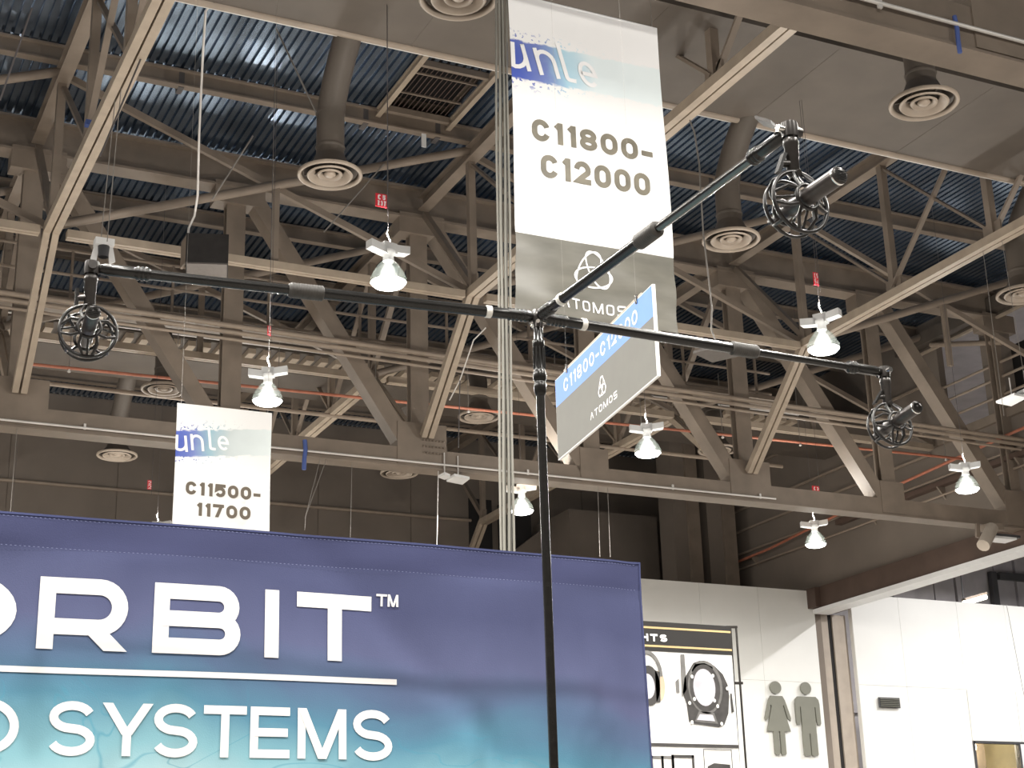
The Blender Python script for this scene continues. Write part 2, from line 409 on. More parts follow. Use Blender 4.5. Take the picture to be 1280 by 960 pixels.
# far wall, with joint lines as real panels
fw = struct('wall_far', MB().box((-9, YF, 0), (XS + .2, YF + .2, ZD)), WALL)
for k in range(12):
    x0 = -9 + k * 3.0
    obj('wall_panel', MB().box((x0 + .015, YF - .03, 11.2), (x0 + 2.985, YF, ZD - .02)), WALL, fw)
obj('recess', MB().box((19.95, YF - .05, 11.2), (20.75, YF - .028, 14.35)), BLACKGAP, fw)
obj('wall_block', MB().box((22.2, 41.5, 0), (25.3, YF - .03, 13.6)), WALL, fw)
obj('wall_block', MB().prism([(20.9, 43.2, 0), (22.2, 43.2, 0), (22.2, 43.2, 13.4), (20.9, 43.2, 12.4)], (0, .7, 0)), WALL, fw)
obj('recess', MB().box((20.78, 43.5, 11.0), (21.9, 43.6, 14.1)), BLACKGAP, fw)
# right side wall: lower band open to the annex, recess of an upper walkway
rw = MB()
rw.box((XS, 36.1, 0), (XS + .2, YF, 10.2)); rw.box((XS, 5, 10.2), (XS + .2, YF, 13.15))
rw.box((XS, 5, 15.55), (XS + .2, YF, ZD)); rw.box((XS, 29.9, 13.15), (XS + .2, YF, 15.55)); rw.box((XS, 5, 13.15), (XS + .2, 20.5, 15.55))
rwo = struct('wall_right', rw, WALL)
obj('recess', MB().box((XS + 2.2, 20.5, 13.0), (XS + 2.3, 29.9, 15.7)), BLACKGAP, rwo)
obj('ledge', MB().box((XS - .28, 20, 15.62), (XS, 31.2, 15.95)), DUCT, rwo)
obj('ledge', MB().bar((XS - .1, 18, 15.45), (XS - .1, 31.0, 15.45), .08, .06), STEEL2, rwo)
obj('ledge', MB().box((XS - .12, 8, 12.9), (XS, 30.5, 13.12)), STEEL, rwo)
for z in (13.5, 13.95, 14.32): obj('rail', MB().tube((XS - .08, 20.4, z), (XS - .08, 29.7, z), .035), PIPE, rwo)
for y in (29.7, 27.9, 26.1, 24.3, 22.5): obj('rail_post', MB().bar((XS - .08, y, 13.1), (XS - .08, y, 14.35), .06, .06), STEEL, rwo)
obj('upright', MB().box((XS - .02, 27.6, 13.1), (XS + .3, 28.3, 15.6)), WALL, rwo)
obj('cross_pipe', MB().tube((XS - .15, 29.9, 15.55), (XS - .15, 27.4, 14.75), .07), PIPE, rwo)
for z, r in ((12.05, .035), (11.6, .03)):
    obj('rail', MB().tube((XS - .12, 14, z), (XS - .12, 43.9, z), r), PIPE, rwo)
obj('cable_tray', MB().box((XS - .22, 14, 11.82), (XS - .02, 34.5, 11.95)), WALLD, rwo)
for k in range(9):
    y = 19 + k * 2.8
    obj('tray_bracket', MB().prism([(XS, y, 11.5), (XS, y, 11.82), (XS - .25, y, 11.82)], (0, .05, 0)), STEEL, rwo)
for z in (12.75, 13.4, 14.6):
    obj('rail', MB().bar((XS - .1, 30.5, z), (XS - .1, 43.9, z), .05, .06), PIPE, rwo)
# big brown beam over the annex opening, white flange below
tb = struct('trim_1', MB().box((XS - .12, 5, 9.72), (XS + .25, 36.0, 10.32)), WALLD)
obj('flange', MB().box((XS - .2, 5, 9.6), (XS + .33, 35.9, 9.72)), WHITEF, tb)
obj('end_block', MB().box((XS - .3, 35.6, 9.75), (XS + .9, 36.3, 10.3)), WALLD, tb)
COLM = mat('beige_column_cladding', (.42, .36, .30), .6, var=.08)
cl = struct('trim_2', MB().box((XS + .05, 36.3, 0), (XS + 1.2, 36.9, 9.7)), COLM)
obj('cladding_panel', MB().box((XS + .04, 36.2, 0), (XS + .50, 36.3, 9.66)), COLM, cl)
obj('cladding_panel', MB().box((XS + .66, 36.2, 0), (XS + 1.08, 36.3, 9.66)), COLM, cl)
obj('dark_joint', MB().box((XS + .50, 36.25, 0), (XS + .66, 36.29, 9.68)), BLACKGAP, cl)

# unseen white partition added before the far wall, reflected as pale streaks in the deck
panel_x = [7.2, 9.64, 12.08]
bw = struct('wall_added_partition', MB().box((7.2, 40.0, 0), (12.08, 40.14, 10.0)), WHITEP)
for a_, b_ in zip(panel_x, panel_x[1:]):
    for t_, u_ in zip((10.0, 7.5, 5.0, 2.5), (7.5, 5.0, 2.5, 0)): obj('wall_panel', MB().box((a_ + .01, 39.95, u_ + .01), (b_ - .01, 40, t_ - .01)), WHITEP, bw)

# tall columns behind the white wall
for i, (x0, x1, dep) in enumerate(((842, 872, .8), (884, 916, 1.0))):
    a = on(x0, 650, 1, 39.0).x; b = on(x1, 650, 1, 39.0).x
    o = struct('trim_%d' % (i + 3), MB().box((a, 39.0, 0), (b, 39.0 + dep, 15.6)), WALL)
    obj('column_flange', MB().box((a + (b - a) * .55, 38.9, 0), (b + .02, 39.0, 15.6)), STEEL, o)

# white panelled walls
ROWS = [10.27, 7.70, 5.13, 2.56, 0.0]
def panel_wall(name, x0, cols, win=None):
    root = struct(name, MB().box((cols[0], 36.0, 0), (cols[-1], 36.14, 10.22)) if not win else
                  MB().box((cols[0], 36.0, win[3]), (cols[-1], 36.14, 10.22)).box((cols[0], 36.0, 0), (win[0], 36.14, win[3])).box((win[1], 36.0, 0), (cols[-1], 36.14, win[3])).box((win[0], 36.0, 0), (win[1], 36.14, win[2])), WHITEP)
    for a, b in zip(cols, cols[1:]):
        for t, u in zip(ROWS, ROWS[1:]):
            if win and a >= win[0] - .01 and b <= win[1] + .01 and u < win[3]:
                if t > win[3]: obj('wall_panel', MB().box((a + .008, 35.95, win[3] + .02), (b - .008, 36, t - .01)), WHITEP, root)
                elif u < win[2] and t > win[2]: pass
                elif t <= win[2]: obj('wall_panel', MB().box((a + .008, 35.95, u), (b - .008, 36, t - .01)), WHITEP, root)
                continue
            obj('wall_panel', MB().box((a + .004, 35.985, u + .004), (b - .004, 36, t - .004)), WHITEP, root)
    return root
panel_wall('wall_restroom', 0, [18.27, 20.71, 23.15, 25.05, 26.92])
WIN = (32.05, 35.7, 3.4, 6.22)
pw = panel_wall('wall_annex_front', 0, [28.2, 29.9, 32.05, 33.88, 35.7, 38.2, 40.6], WIN)
w1 = struct('window_1', MB().box((WIN[0], 35.93, WIN[3] - .05), (WIN[1], 36.1, WIN[3])).box((WIN[0], 35.93, WIN[2]), (WIN[1], 36.1, WIN[2] + .06)).box((WIN[0], 35.93, WIN[2]), (WIN[0] + .05, 36.1, WIN[3])).box((WIN[1] - .05, 35.93, WIN[2]), (WIN[1], 36.1, WIN[3])), DARKF)
obj('mullion', MB().box((33.78, 35.92, WIN[2]), (33.98, 36.1, WIN[3] - .05)), WHITEF, w1)
obj('mullion', MB().box((33.70, 35.9, WIN[2]), (33.76, 36.1, WIN[3] - .05)), DARKF, w1)
for a, b in ((WIN[0] + .05, 33.7), (33.98, WIN[1] - .05)): obj('pane', MB().box((a, 36.02, WIN[2] + .06), (b, 36.03, WIN[3] - .05)), GLASS, w1)
rm = struct('wall_inner_room', MB().box((31.5, 38.4, 0), (36.5, 38.5, 7)).box((31.5, 36.2, 6.6), (36.5, 38.4, 6.7)), CREAM)
obj('wall_cabinet', MB().box((33.0, 37.8, 5.5), (34.1, 38.4, 6.5)), WALL, rm)
obj('picture', MB().box((32.3, 38.34, 4.6), (33.4, 38.4, 5.95)), mat('amber_panel', (.8, .5, .2), .6), rm)
ld = bpy.data.lights.new('room_light', 'POINT'); ld.energy = 260; ld.color = (1, .88, .65); ld.shadow_soft_size = .2
lo = bpy.data.objects.new('room_light', ld); C.objects.link(lo); lo.location = (33, 37.2, 6.2)
# annex beyond the side wall
ax = struct('wall_annex_back', MB().box((XS + .2, 43.5, 0), (48, 43.7, 17)), GREYP)
for k in range(22):
    a = XS + .3 + k * .95
    obj('wall_panel', MB().box((a, 43.38 if k % 3 else 43.3, 8), (a + .9, 43.5, 16.6)), GREYP, ax)
obj('dark_frame', MB().box((40.6, 43.1, 12.95), (46, 43.3, 13.2)), DARKF, ax)
obj('dark_frame', MB().box((40.2, 43.1, 9), (40.45, 43.3, 13.2)), DARKF, ax)
struct('ceiling_annex', MB().box((XS + .2, 5, 16.6), (48, 43.5, 16.8)), GREYP)

# ================================================================== ROOF STEEL
XK = [3.83 + 3.846 * k for k in range(-3, 7)]
def main_truss(y, zb, hc, label, top=15.85):
    t = thing('roof_truss', label, 'truss', (XK[2], y, zb))
    w = .36
    obj('bottom_chord', MB().box((XK[0], y - w / 2, zb + .02), (XS, y + w / 2, zb + hc)).box((XK[0], y - w / 2 - .03, zb), (XS, y + w / 2 + .03, zb + .03)), STEEL, t)
    obj('top_chord', MB().ibeam((XK[0], y, top - .05), (XS, y, top - .05), .42, .72, tf=.05, tw=.05).box((XK[0], y - .06, top - .36), (XS, y + .06, top + .26)), STEEL, t)
    for k, x in enumerate(XK):
        obj('post', MB().box((x - .19, y - .11, zb + hc), (x + .19, y - .08, top - .4)).box((x - .19, y + .08, zb + hc), (x + .19, y + .11, top - .4)).box((x - .03, y - .09, zb + hc), (x + .03, y + .09, top - .4)), STEEL, t)
        big = k % 2 == 1
        gw, gh = (.52, .92) if big else (.33, .80)
        obj('gusset_plate', MB().box((x - gw, y - w / 2 - .02, zb + .06), (x + gw, y + w / 2 + .02, zb + gh)), STEEL, t)
        obj('gusset_plate', MB().box((x - .45, y - .2, top - .75), (x + .55, y + .2, top - .3)), STEEL, t)
        if k < len(XK) - 1:
            a = V((x + .3, y, top - .45)); b = V((XK[k + 1] - .22, y, zb + hc * .9))
            obj('diagonal', MB().bar(a, b, .30, .36, V((0, 1, 0))), STEEL, t)
    return t
ta = main_truss(27.72, 10.1, .40, 'large brown roof truss spanning the picture with pipes along it')
tb2 = main_truss(11.2, 10.18, .56, 'nearest big brown truss cutting the top right corner')
# bolts of the large gusset near the light panels
bo = MB()
for r in range(3):
    for c in range(7): bo.lathe((11.52 + .03 + c * .07 + (0), 27.51, 10.42 + r * .13), (0, -1, 0), [(.022, 0), (.022, .02), (0.001, .025)], 6)
obj('bolts', bo, STEEL, ta)['kind'] = 'stuff'
obj('conduit', MB().tube((-5, 27.48, 10.2), (19.8, 27.48, 10.2), .022), CONDUIT, ta)
obj('conduit', MB().tube((7.3, 10.95, 10.42), (27, 10.95, 10.42), .022), CONDUIT, tb2)
for x in (9.7, 12.0, 14.3): obj('conduit_clip', MB().bar((x, 10.95, 10.36), (x, 10.95, 10.54), .05, .03), CONDUIT, tb2)
for x in (5.0, 8.2, 13.8, 17.2, 19.4): obj('conduit_clip', MB().bar((x, 27.48, 10.17), (x, 27.48, 10.28), .04, .03), CONDUIT, ta)

def cross_truss(X, y0, y1, ends, label):
    """lighter truss running in depth between two main trusses"""
    t = thing('cross_truss', label, 'truss', (X, ends[0], 12.9))
    N = 6; st = (ends[1] - ends[0]) / N
    nod = [ends[0] + st * k for k in range(1, N)]
    nod[0] = y0; nod[-1] = y1
    zb = 12.95
    for s in (-.075, .075):
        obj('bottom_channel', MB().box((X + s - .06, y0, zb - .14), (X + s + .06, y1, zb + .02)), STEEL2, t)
    obj('top_chord', MB().ibeam((X, ends[0] + .2, 15.78), (X, ends[1] - .2, 15.78), .24, .30), STEEL, t)
    for k, yy in enumerate(nod):
        obj('post', MB().box((X - .07, yy - .07, zb), (X + .07, yy + .07, 15.64)), STEEL, t)
        obj('gusset_plate', MB().box((X - .02, yy - .22, zb - .05), (X + .02, yy + .22, zb + .28)), STEEL, t)
        if k < len(nod) - 1:
            half = k >= (len(nod) - 1) / 2
            a, b = ((nod[k], nod[k + 1]) if half else (nod[k + 1], nod[k]))
            obj('diagonal', MB().bar((X + .03, a, zb + .1), (X + .03, b, 15.6), .10, .05), STEEL, t)
            if k in (1, 2): obj('diagonal', MB().bar((X - .04, b, zb + .1), (X - .04, a, 15.6), .10, .05), STEEL, t)
    for e, n, sg in ((ends[0], y0, 1), (ends[1], y1, -1)):
        for s in (-.075, .075):
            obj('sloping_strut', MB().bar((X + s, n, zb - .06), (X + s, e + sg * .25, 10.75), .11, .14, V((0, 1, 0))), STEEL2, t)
        obj('diagonal', MB().bar((X, n, zb + .1), (X, e + sg * .3, 15.5), .12, .12), STEEL, t)
    return t
names = {1: 'far left', 2: '', }
for X, lab in ((XK[3], 'light tan double channel truss slanting down through the upper left corner'),
               (11.6, 'cross truss whose tan channel runs behind the tall white banner'),
               (19.21, 'cross truss with slender webs at right, its tan channel descending leftwards')):
    cross_truss(X, 13.9, 25.15, (11.2, 27.72), lab)
for X, lab in ((XK[3], 'dim cross truss beyond the large truss, leftmost of the back row'),
               (11.6, 'dim cross truss beyond the large truss, middle of the back row'),
               (19.21, 'dim cross truss beyond the large truss, rightmost of the back row')):
    cross_truss(X, 30.5, 41.3, (27.72, 44.0), lab)

def xbrace(x0, x1, y, label, chan=True):
    t = thing('cross_brace', label, 'brace', ((x0 + x1) / 2, y, 12.9))
    xm = (x0 + x1) / 2
    if chan:
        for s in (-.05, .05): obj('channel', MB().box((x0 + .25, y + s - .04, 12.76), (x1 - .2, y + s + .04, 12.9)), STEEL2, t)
    obj('pipe_brace', MB().tube((x0, y, 12.95), (x1, y, 15.9), .085), STEEL, t)
    obj('pipe_brace', MB().bar((x0, y + .1, 15.9), (x1, y + .1, 12.95), .09, .12), STEEL, t)
    obj('hanger', MB().box((xm - .06, y - .04, 12.9), (xm + .06, y + .04, 14.4)), STEEL, t)
    return t
xl = ['cross brace at left edge above the left microphone', 'cross brace of crossing pipes in the upper left, above the long tan channel',
      'cross brace partly behind the tall white banner', 'cross brace in the far right bay behind the lamp']
for i, (a, b) in enumerate(((-3.86, 3.83), (3.83, 11.6), (11.6, 19.21), (19.21, 26.9))): xbrace(a, b, 25.15, xl[i], i < 3)
xl = ['dim brace beyond the large truss at left edge', 'dim brace beyond the large truss above the left banner', 'dim brace beyond the large truss, behind the stand hub', 'dim brace beyond the large truss at right']
for i, (a, b) in enumerate(((-3.86, 3.83), (3.83, 11.6), (11.6, 19.21), (19.21, 26.9))): xbrace(a, b, 30.2, xl[i])
# walkway rails seen through the truss
wk = thing('service_walkway', 'dim railed service walkway seen through the large truss', 'walkway', (12, 28.7, 12.8))
for z in (13.1, 13.6, 14.1): obj('rail', MB().tube((-4, 28.7, z), (20.8, 28.7, z), .03), PIPE, wk)
for k in range(13): obj('rail_post', MB().bar((-3 + k * 1.95, 28.7, 12.9), (-3 + k * 1.95, 28.7, 14.1), .05, .05), STEEL, wk)
obj('deck', MB().box((-4, 28.3, 12.8), (20.8, 28.75, 12.9)), STEEL, wk)

# pipes hung along the large truss
for i, (z0, z1, r, lab) in enumerate(((12.53, 12.2, .055, 'topmost of three long tan pipes crossing the large truss'),
                                   (12.40, 12.08, .045, 'middle of three long tan pipes crossing the large truss'),
                                   (12.25, 11.95, .03, 'thin lowest of three long pipes crossing the large truss'))):
    t = tag(obj('service_pipe', MB().tube((-4, 27.2, z0), (26.9, 27.2, z1), r), PIPE, None, (3, 27.2, z0)), lab, 'pipe')
pr = thing('sprinkler_pipe', 'orange sprinkler pipe running across behind the large truss', 'pipe', (5, 30.3, 12.2))
obj('pipe', MB().tube((-5, 30.55, 12.2), (26.8, 29.0, 12.2), .032), ORANGE, pr)
for k in range(14):
    x = -1.2 + k * 2.1; y = 30.55 - (x + 5) / 31.8 * 1.55
    obj('sprinkler_head', MB().lathe((x, y, 12.1), (0, 0, 1), [(.001, 0), (.04, .02), (.02, .06), (.02, .1)], 8), CONDUIT, pr)
    obj('rod', MB().tube((x, y, 12.2), (x, y, 13.7), .008, n=6), WIRE, pr)
tag(obj('sprinkler_pipe', MB().path([(XS - .3, 20, 12.5), (XS - .3, 27.2, 12.4), (XS - .3, 32.1, 12.2), (XS - .3, 37.6, 11.82), (XS - .3, 43.8, 11.7)], .04), ORANGE, None, (XS, 30, 12.3)), 'orange sprinkler pipe sloping along the brown right side wall', 'pipe')
tag(obj('wall_pipe', MB().tube((-8, 43.9, 13.62), (20, 43.9, 13.62), .05), PIPE, None, (5, 43.9, 13.6)), 'thin tan pipe running level along the dark far wall', 'pipe')
for i, z in enumerate((14.9, 13.75)):
    tag(obj('conduit_pipe', MB().tube((-5, 32.0 + i * .9, z - .95), (24, 32.0 + i * .9, z - .95), .02 + .03 * i), CONDUIT if i == 0 else PIPE, None, (5, 32, z)),
        ['thin bright conduit under the ribbed soffit beyond the large truss', 'thick tan pipe under the ribbed soffit beyond the large truss'][i], 'pipe')

# plenum ducts
d1 = thing('plenum_duct', 'wide flat brown duct crossing the top of the picture', 'duct', (12, 17.6, 13.8))
obj('duct_body', MB().box((-8, 16.35, 13.8), (26.9, 18.85, 14.0)), DUCT, d1)
obj('duct_body', MB().box((-8, 17.3, 14.0), (26.9, 18.5, 14.5)), DUCT, d1)
obj('rounded_flange', MB().tube((-8, 18.85, 13.82), (26.9, 18.85, 13.82), .07), DUCTL, d1)
obj('near_flange', MB().bar((-8, 16.3, 13.8), (26.9, 16.3, 13.8), .06, .08), DUCT, d1)
obj('conduit', MB().tube((-8, 19.02, 13.86), (26.9, 19.02, 13.86), .022), CONDUIT, d1)
for k in range(12): obj('seam_strip', MB().box((-7 + k * 2.95, 16.33, 13.796), (-6.97 + k * 2.95, 18.8, 13.8)), DUCT, d1)
d2 = thing('plenum_duct', 'brown duct with ribbed soffit seen through the large truss', 'duct', (12, 33.4, 13.8))
obj('duct_body', MB().box((-8, 32.2, 13.95), (26.9, 34.9, 14.3)), DUCT, d2)
obj('soffit', MB().box((-8, 33.15, 13.8), (26.9, 34.85, 13.95)), DUCT, d2)
rb = MB(); x = -8.
while x < 24: rb.box((x, 32.25, 13.82), (x + .17, 33.1, 13.94)); x += .34
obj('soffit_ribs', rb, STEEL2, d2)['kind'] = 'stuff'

# ceiling diffusers with elbow ducts
def diffuser(x, y, z, side, label, grp='round ceiling diffusers'):
    t = thing('air_diffuser', label, 'air vent', (x, y, z), grp)
    yb = y - side * 1.15; zt = 14.0
    hh = (14.07 - z) / 2.07
    yb = y - side * (1.0 if y < 35.5 else 1.3)
    pts = [(x, y, z + .28), (x, y, z + .95 * hh), (x, y - side * .06, z + 1.15 * hh), (x, y - side * .22, z + 1.40 * hh), (x, y - side * .46, z + 1.66 * hh), (x, y - side * .72, z + 1.90 * hh), (x, y - side * .85, z + 2.03 * hh), (x, yb, z + 2.1 * hh)]
    obj('elbow_duct', MB().path(pts, .205, 20), DUCT, t)
    for h in (.45, 1.0): obj('duct_band', MB().lathe((x, y, z + h), (0, 0, 1), [(.206, -.03), (.222, 0), (.206, .03)], 20), DUCT, t)
    obj('cone', MB().lathe((x, y, z), (0, 0, 1), [(.40, .05), (.27, .18), (.21, .32)], 24), DUCT, t)
    obj('outer_ring', MB().lathe((x, y, z), (0, 0, 1), [(.47, .035), (.475, 0), (.455, -.02), (.43, -.01), (.40, .05), (.47, .035)], 36), DUCTL, t)
    obj('middle_ring', MB().lathe((x, y, z), (0, 0, 1), [(.335, 0), (.32, -.025), (.30, -.01), (.22, .07), (.20, .11), (.335, 0)], 32), DUCTL, t)
    obj('inner_ring', MB().lathe((x, y, z), (0, 0, 1), [(.185, .02), (.17, -.01), (.13, .03), (.10, .07), (.185, .02)], 28), DUCTL, t)
    obj('centre_cone', MB().lathe((x, y, z), (0, 0, 1), [(.001, -.02), (.05, -.015), (.09, .02), (.06, .07), (.001, .1)], 20), DUCTL, t)
    for k in range(3):
        a = 2 * math.pi * k / 3 + .4
        obj('spoke', MB().bar((x + .08 * math.cos(a), y + .08 * math.sin(a), z + .06), (x + .42 * math.cos(a), y + .42 * math.sin(a), z + .06), .02, .02), DUCT, t)
    return t
diffuser(6.88, 19.8, 12.0, 1, 'round ceiling diffuser with long elbow duct, upper left of centre')
diffuser(13.64, 19.55, 12.0, 1, 'round diffuser on elbow duct right of the tall banner, behind the centre boom')
diffuser(19.86, 19.6, 12.0, 1, 'round diffuser half cut by the right edge of the picture')
diffuser(6.73, 14.82, 12.0, -1, 'round diffuser cut by the top edge left of the cable bundle')
diffuser(13.59, 14.7, 12.0, -1, 'round diffuser against the flat brown duct, upper right')
diffuser(7.35, 36.1, 12.3, 1, 'small far diffuser on the dark wall left of the small banner')
diffuser(14.15, 35.3, 12.3, 1, 'small far diffuser just below the long truss chord, left of the cable bundle')
diffuser(7.2, 31.0, 12.3, -1, 'far diffuser behind the large truss, just above the small banner')
diffuser(14.1, 30.4, 12.3, -1, 'far diffuser behind the large truss, left of the cable bundle')
diffuser(20.6, 30.8, 12.3, -1, 'far diffuser behind the large truss, right of the hanging foam sign')

# ================================================================== HIGH-BAY LAMPS
def lamp(x, y, z, label, cable_top, group='high-bay lamps', head=-24):
    t = thing('high_bay_lamp', label, 'lamp', (x, y, z), group)
    obj('lens', MB().lathe((x, y, z), (0, 0, 1), [(.001, -.05), (.12, -.045), (.20, -.02), (.235, .02)], 28), GLOW, t)
    obj('reflector', MB().lathe((x, y, z), (0, 0, 1), [(.235, .02), (.245, .03), (.24, .08), (.20, .17), (.13, .27), (.075, .33)], 28), DOME, t)
    obj('neck', MB().lathe((x, y, z), (0, 0, 1), [(.075, .32), (.07, .40), (.10, .42), (.10, .47)], 16), WHITEF, t)
    a = math.radians(head); dx, dy = math.cos(a), math.sin(a)
    h = MB()
    h.obox((x, y, z + .50), V((dx * .10, dy * .10, 0)), V((-dy * .07, dx * .07, 0)), V((0, 0, .075)))
    obj('ballast_box', h, WHITEF, t)
    for s in (-1, 1):
        obj('wing', MB().obox((x + dx * s * .18, y + dy * s * .18, z + .50 + .02 * s), V((dx * .13, dy * .13, .02 * s)), V((-dy * .07, dx * .07, 0)), V((0, 0, .055))), WHITEF, t)
    hk = obj('hook', MB().path([(x, y, z + .57), (x + .03, y, z + .62), (x, y, z + .68), (x - .02, y, z + .74), (x, y, z + .78)], .010, 6), CONDUIT, t)
    obj('suspension_cable', MB().tube((x, y, z + .78), (x, y, cable_top), .004, n=5), DWIRE, t)
    for nm, e, rx in (('downlight', LAMP_DOWN, 0), ('uplight', LAMP_UP, math.pi)):
        l = bpy.data.lights.get(nm)
        if not l:
            l = bpy.data.lights.new(nm, 'POINT' if nm == 'uplight' else 'AREA')
            if nm == 'uplight': l.shadow_soft_size = .07
            else: l.shape = 'DISK'; l.size = .40
            l.energy = e; l.color = LAMP_COL
        lo = bpy.data.objects.new(nm, l); C.objects.link(lo); lo.parent = t
        lo.location = (0, 0, -.06 if rx == 0 else .67); lo.rotation_euler = (rx, 0, 0)
        
    return t
LS = [(7.05, 17.93, 9.6, 'glaring high-bay lamp under the red number tag, above the left boom arm'),
      (7.05, 23.2, 9.6, 'high-bay lamp at the top right corner of the small banner'),
      (14.33, 23.67, 9.6, 'high-bay lamp just below the hanging foam sign'),
      (14.05, 28.3, 9.62, 'high-bay lamp just left of the stand pole above the blue banner'),
      (21.81, 23.75, 9.62, 'high-bay lamp at far right in front of the side wall'),
      (14.02, 17.93, 9.6, 'high-bay lamp touching the right boom arm'),
      (21.79, 28.85, 9.62, 'lowest high-bay lamp, above the white restroom wall')]
LS.append((7.95, 34.3, 9.75, 'high-bay lamp whose white top just clears the blue banner, left of the small banner'))
for x, y, z, lb in LS: lamp(x, y, z, lb, 13.8 if y < 18 else 16.29, head=14 if (x, y) == (7.05, 17.93) else -58 if y == 17.93 else -24)
p0 = None
for x, y in ((7.05, 7.1), (0, 7.1), (-7, 7.1), (0, 1.8), (7.05, 1.8), (-7, 1.8), (14.05, 12.5), (0, 12.5), (0, 17.9), (14.05, 7.1), (21.8, 17.9), (21.8, 12.5), (0, -3.6), (7.05, -3.6), (0, 23.3), (-7, 12.5), (5.0, 35.5), (10.5, 35.5), (0, 34.0), (0, 28.6)):
    lamp(x, y, 9.6, 'high-bay lamp of the same grid, outside the picture', 13.8 if abs(y - 17.9) < .1 else 16.29, 'lamps outside the picture')
# unseen fill spotlight, added to brighten the top of the tall banner
bl = thing('added_spotlight', 'added fill spotlight on a pole to the right, outside the picture', 'lamp', (10.0, 3.0, 0), 'lamps outside the picture')
obj('pole', MB().tube((10, 3, 0), (10, 3, 5.8), .03), DKMETAL, bl); obj('foot', MB().lathe((10, 3, 0), (0, 0, 1), [(.4, 0), (.4, .03), (.04, .06)], 20), DKMETAL, bl)
tg = (V((6.85, 12, 9.75)) - V((10, 3, 6.0))).normalized()
obj('can', MB().lathe((10, 3, 6.0), tg, [(.001, -.2), (.09, -.2), (.12, .08), (.11, .08), (.08, -.1), (.001, -.1)], 20), BLACK, bl)
sl = bpy.data.lights.new('added_spot', 'SPOT'); sl.energy = 2300; sl.spot_size = math.radians(22); sl.spot_blend = .8; sl.shadow_soft_size = .08; sl.color = (1, .98, .95)
so = bpy.data.objects.new('added_spot', sl); C.objects.link(so); so.parent = bl; so.location = V((0, 0, 6.0)) + tg * .1; so.rotation_euler = tg.to_track_quat('-Z', 'Y').to_euler()

# annex tube lamp and daylight-white light beyond the side wall
tl = thing('tube_lamp', 'glowing tube lamp above the white annex wall at far right', 'lamp', tuple(on(1218, 750, 1, 41)))
a = on(1205, 754, 1, 41); b = on(1232, 746, 1, 41)
obj('tube', MB().tube(a, b, .09), TUBEL, tl); obj('housing', MB().bar(a + V((0, 0, .12)), b + V((0, 0, .12)), .2, .08), PIPE, tl)
obj('rod', MB().tube(a + V((0, 0, .1)), V((a.x, a.y, 16.6)), .02, n=6), DARKF, tl)
for k, (x, y) in enumerate(((32, 30), (38, 30), (32, 23), (38, 38))):
    l = bpy.data.lights.new('annex_lamp', 'AREA'); l.shape = 'DISK'; l.size = .5; l.energy = 900; l.color = (1, .98, .97)
    lo = bpy.data.objects.new('annex_downlight', l); C.objects.link(lo)
    t = thing('annex_lamp', 'ceiling lamp of the annex, outside the picture', 'lamp', (x, y, 12.5), 'lamps outside the picture')
    obj('shade', MB().lathe((x, y, 12.5), (0, 0, 1), [(.26, 0), (.25, .1), (.1, .3), (.05, .35)], 20), WHITEF, t)
    lo.parent = t; lo.location = (0, 0, -.05)

# ================================================================== HANGING BANNERS AND SIGNS
def cloth(x0, x1, z0, z1, y, w, nx, nz):
    mb = MB(); vs = []
    for j in range(nz + 1):
        for i in range(nx + 1):
            x = x0 + (x1 - x0) * i / nx; z = z0 + (z1 - z0) * j / nz; vs.append(V((x, y + w(x, z), z)))
    F = [(j * (nx + 1) + i, j * (nx + 1) + i + 1, (j + 1) * (nx + 1) + i + 1, (j + 1) * (nx + 1) + i) for j in range(nz) for i in range(nx)]
    n = len(vs); back = [v + V((0, .004, 0)) for v in vs]
    mb.add(vs + back, F + [tuple(q + n for q in f[::-1]) for f in F], True)
    return mb
def brush_mat(name, x0, x1, zb, zt, grey_top, tilt, rough=.5, deep=1.0):
    """white vinyl with a brushed blue band fading to pale cyan, grey foot"""
    g = G(name, rough)
    zz = g.m('ADD', g.z, g.m('MULTIPLY', g.m('SUBTRACT', g.x, 0.0), tilt))
    n1 = g.noise(9, 5, (1, 1, 2.5)); zn = g.m('ADD', zz, g.m('MULTIPLY', g.m('SUBTRACT', n1, .5), .10 * (zt - zb) / .5))
    band = g.m('MULTIPLY', g.rng(zn, zb, zb + .02), g.rng(zn, zt, zt - .02))
    n3 = g.noise(26, 1, (1, 1, 1)); spl = g.m('MULTIPLY', g.m('MULTIPLY', g.rng(zn, zb - .13, zb - .02), g.rng(zn, zt + .13, zt + .02)), g.rng(n3, .60, .63))
    fx = g.rng(g.m('ADD', g.x, g.m('MULTIPLY', g.m('SUBTRACT', g.noise(3, 4), .5), .35)), 0, x1 - x0)
    blue = g.ramp(fx, [(.0, (.06, .10, .44)), (.20, (.17, .22, .50)), (.34, (.40 * deep, .62 * deep, .74 * deep)), (.56, (.74 * deep, .81 * deep, .82 * deep)), (1., (.74, .80, .80))])
    band = g.m('MAXIMUM', band, g.m('MULTIPLY', spl, g.rng(fx, .9, .3)))
    c = g.mix(band, (.83, .82, .81), blue)
    if grey_top is not None:
        gr = g.ramp(g.noise(2.2, 3, (1, 1, 3)), [(.3, (.105, .10, .083)), (.7, (.155, .147, .123))])
        c = g.mix(g.rng(g.z, grey_top, grey_top - .006), c, gr)
    return g.done(c)

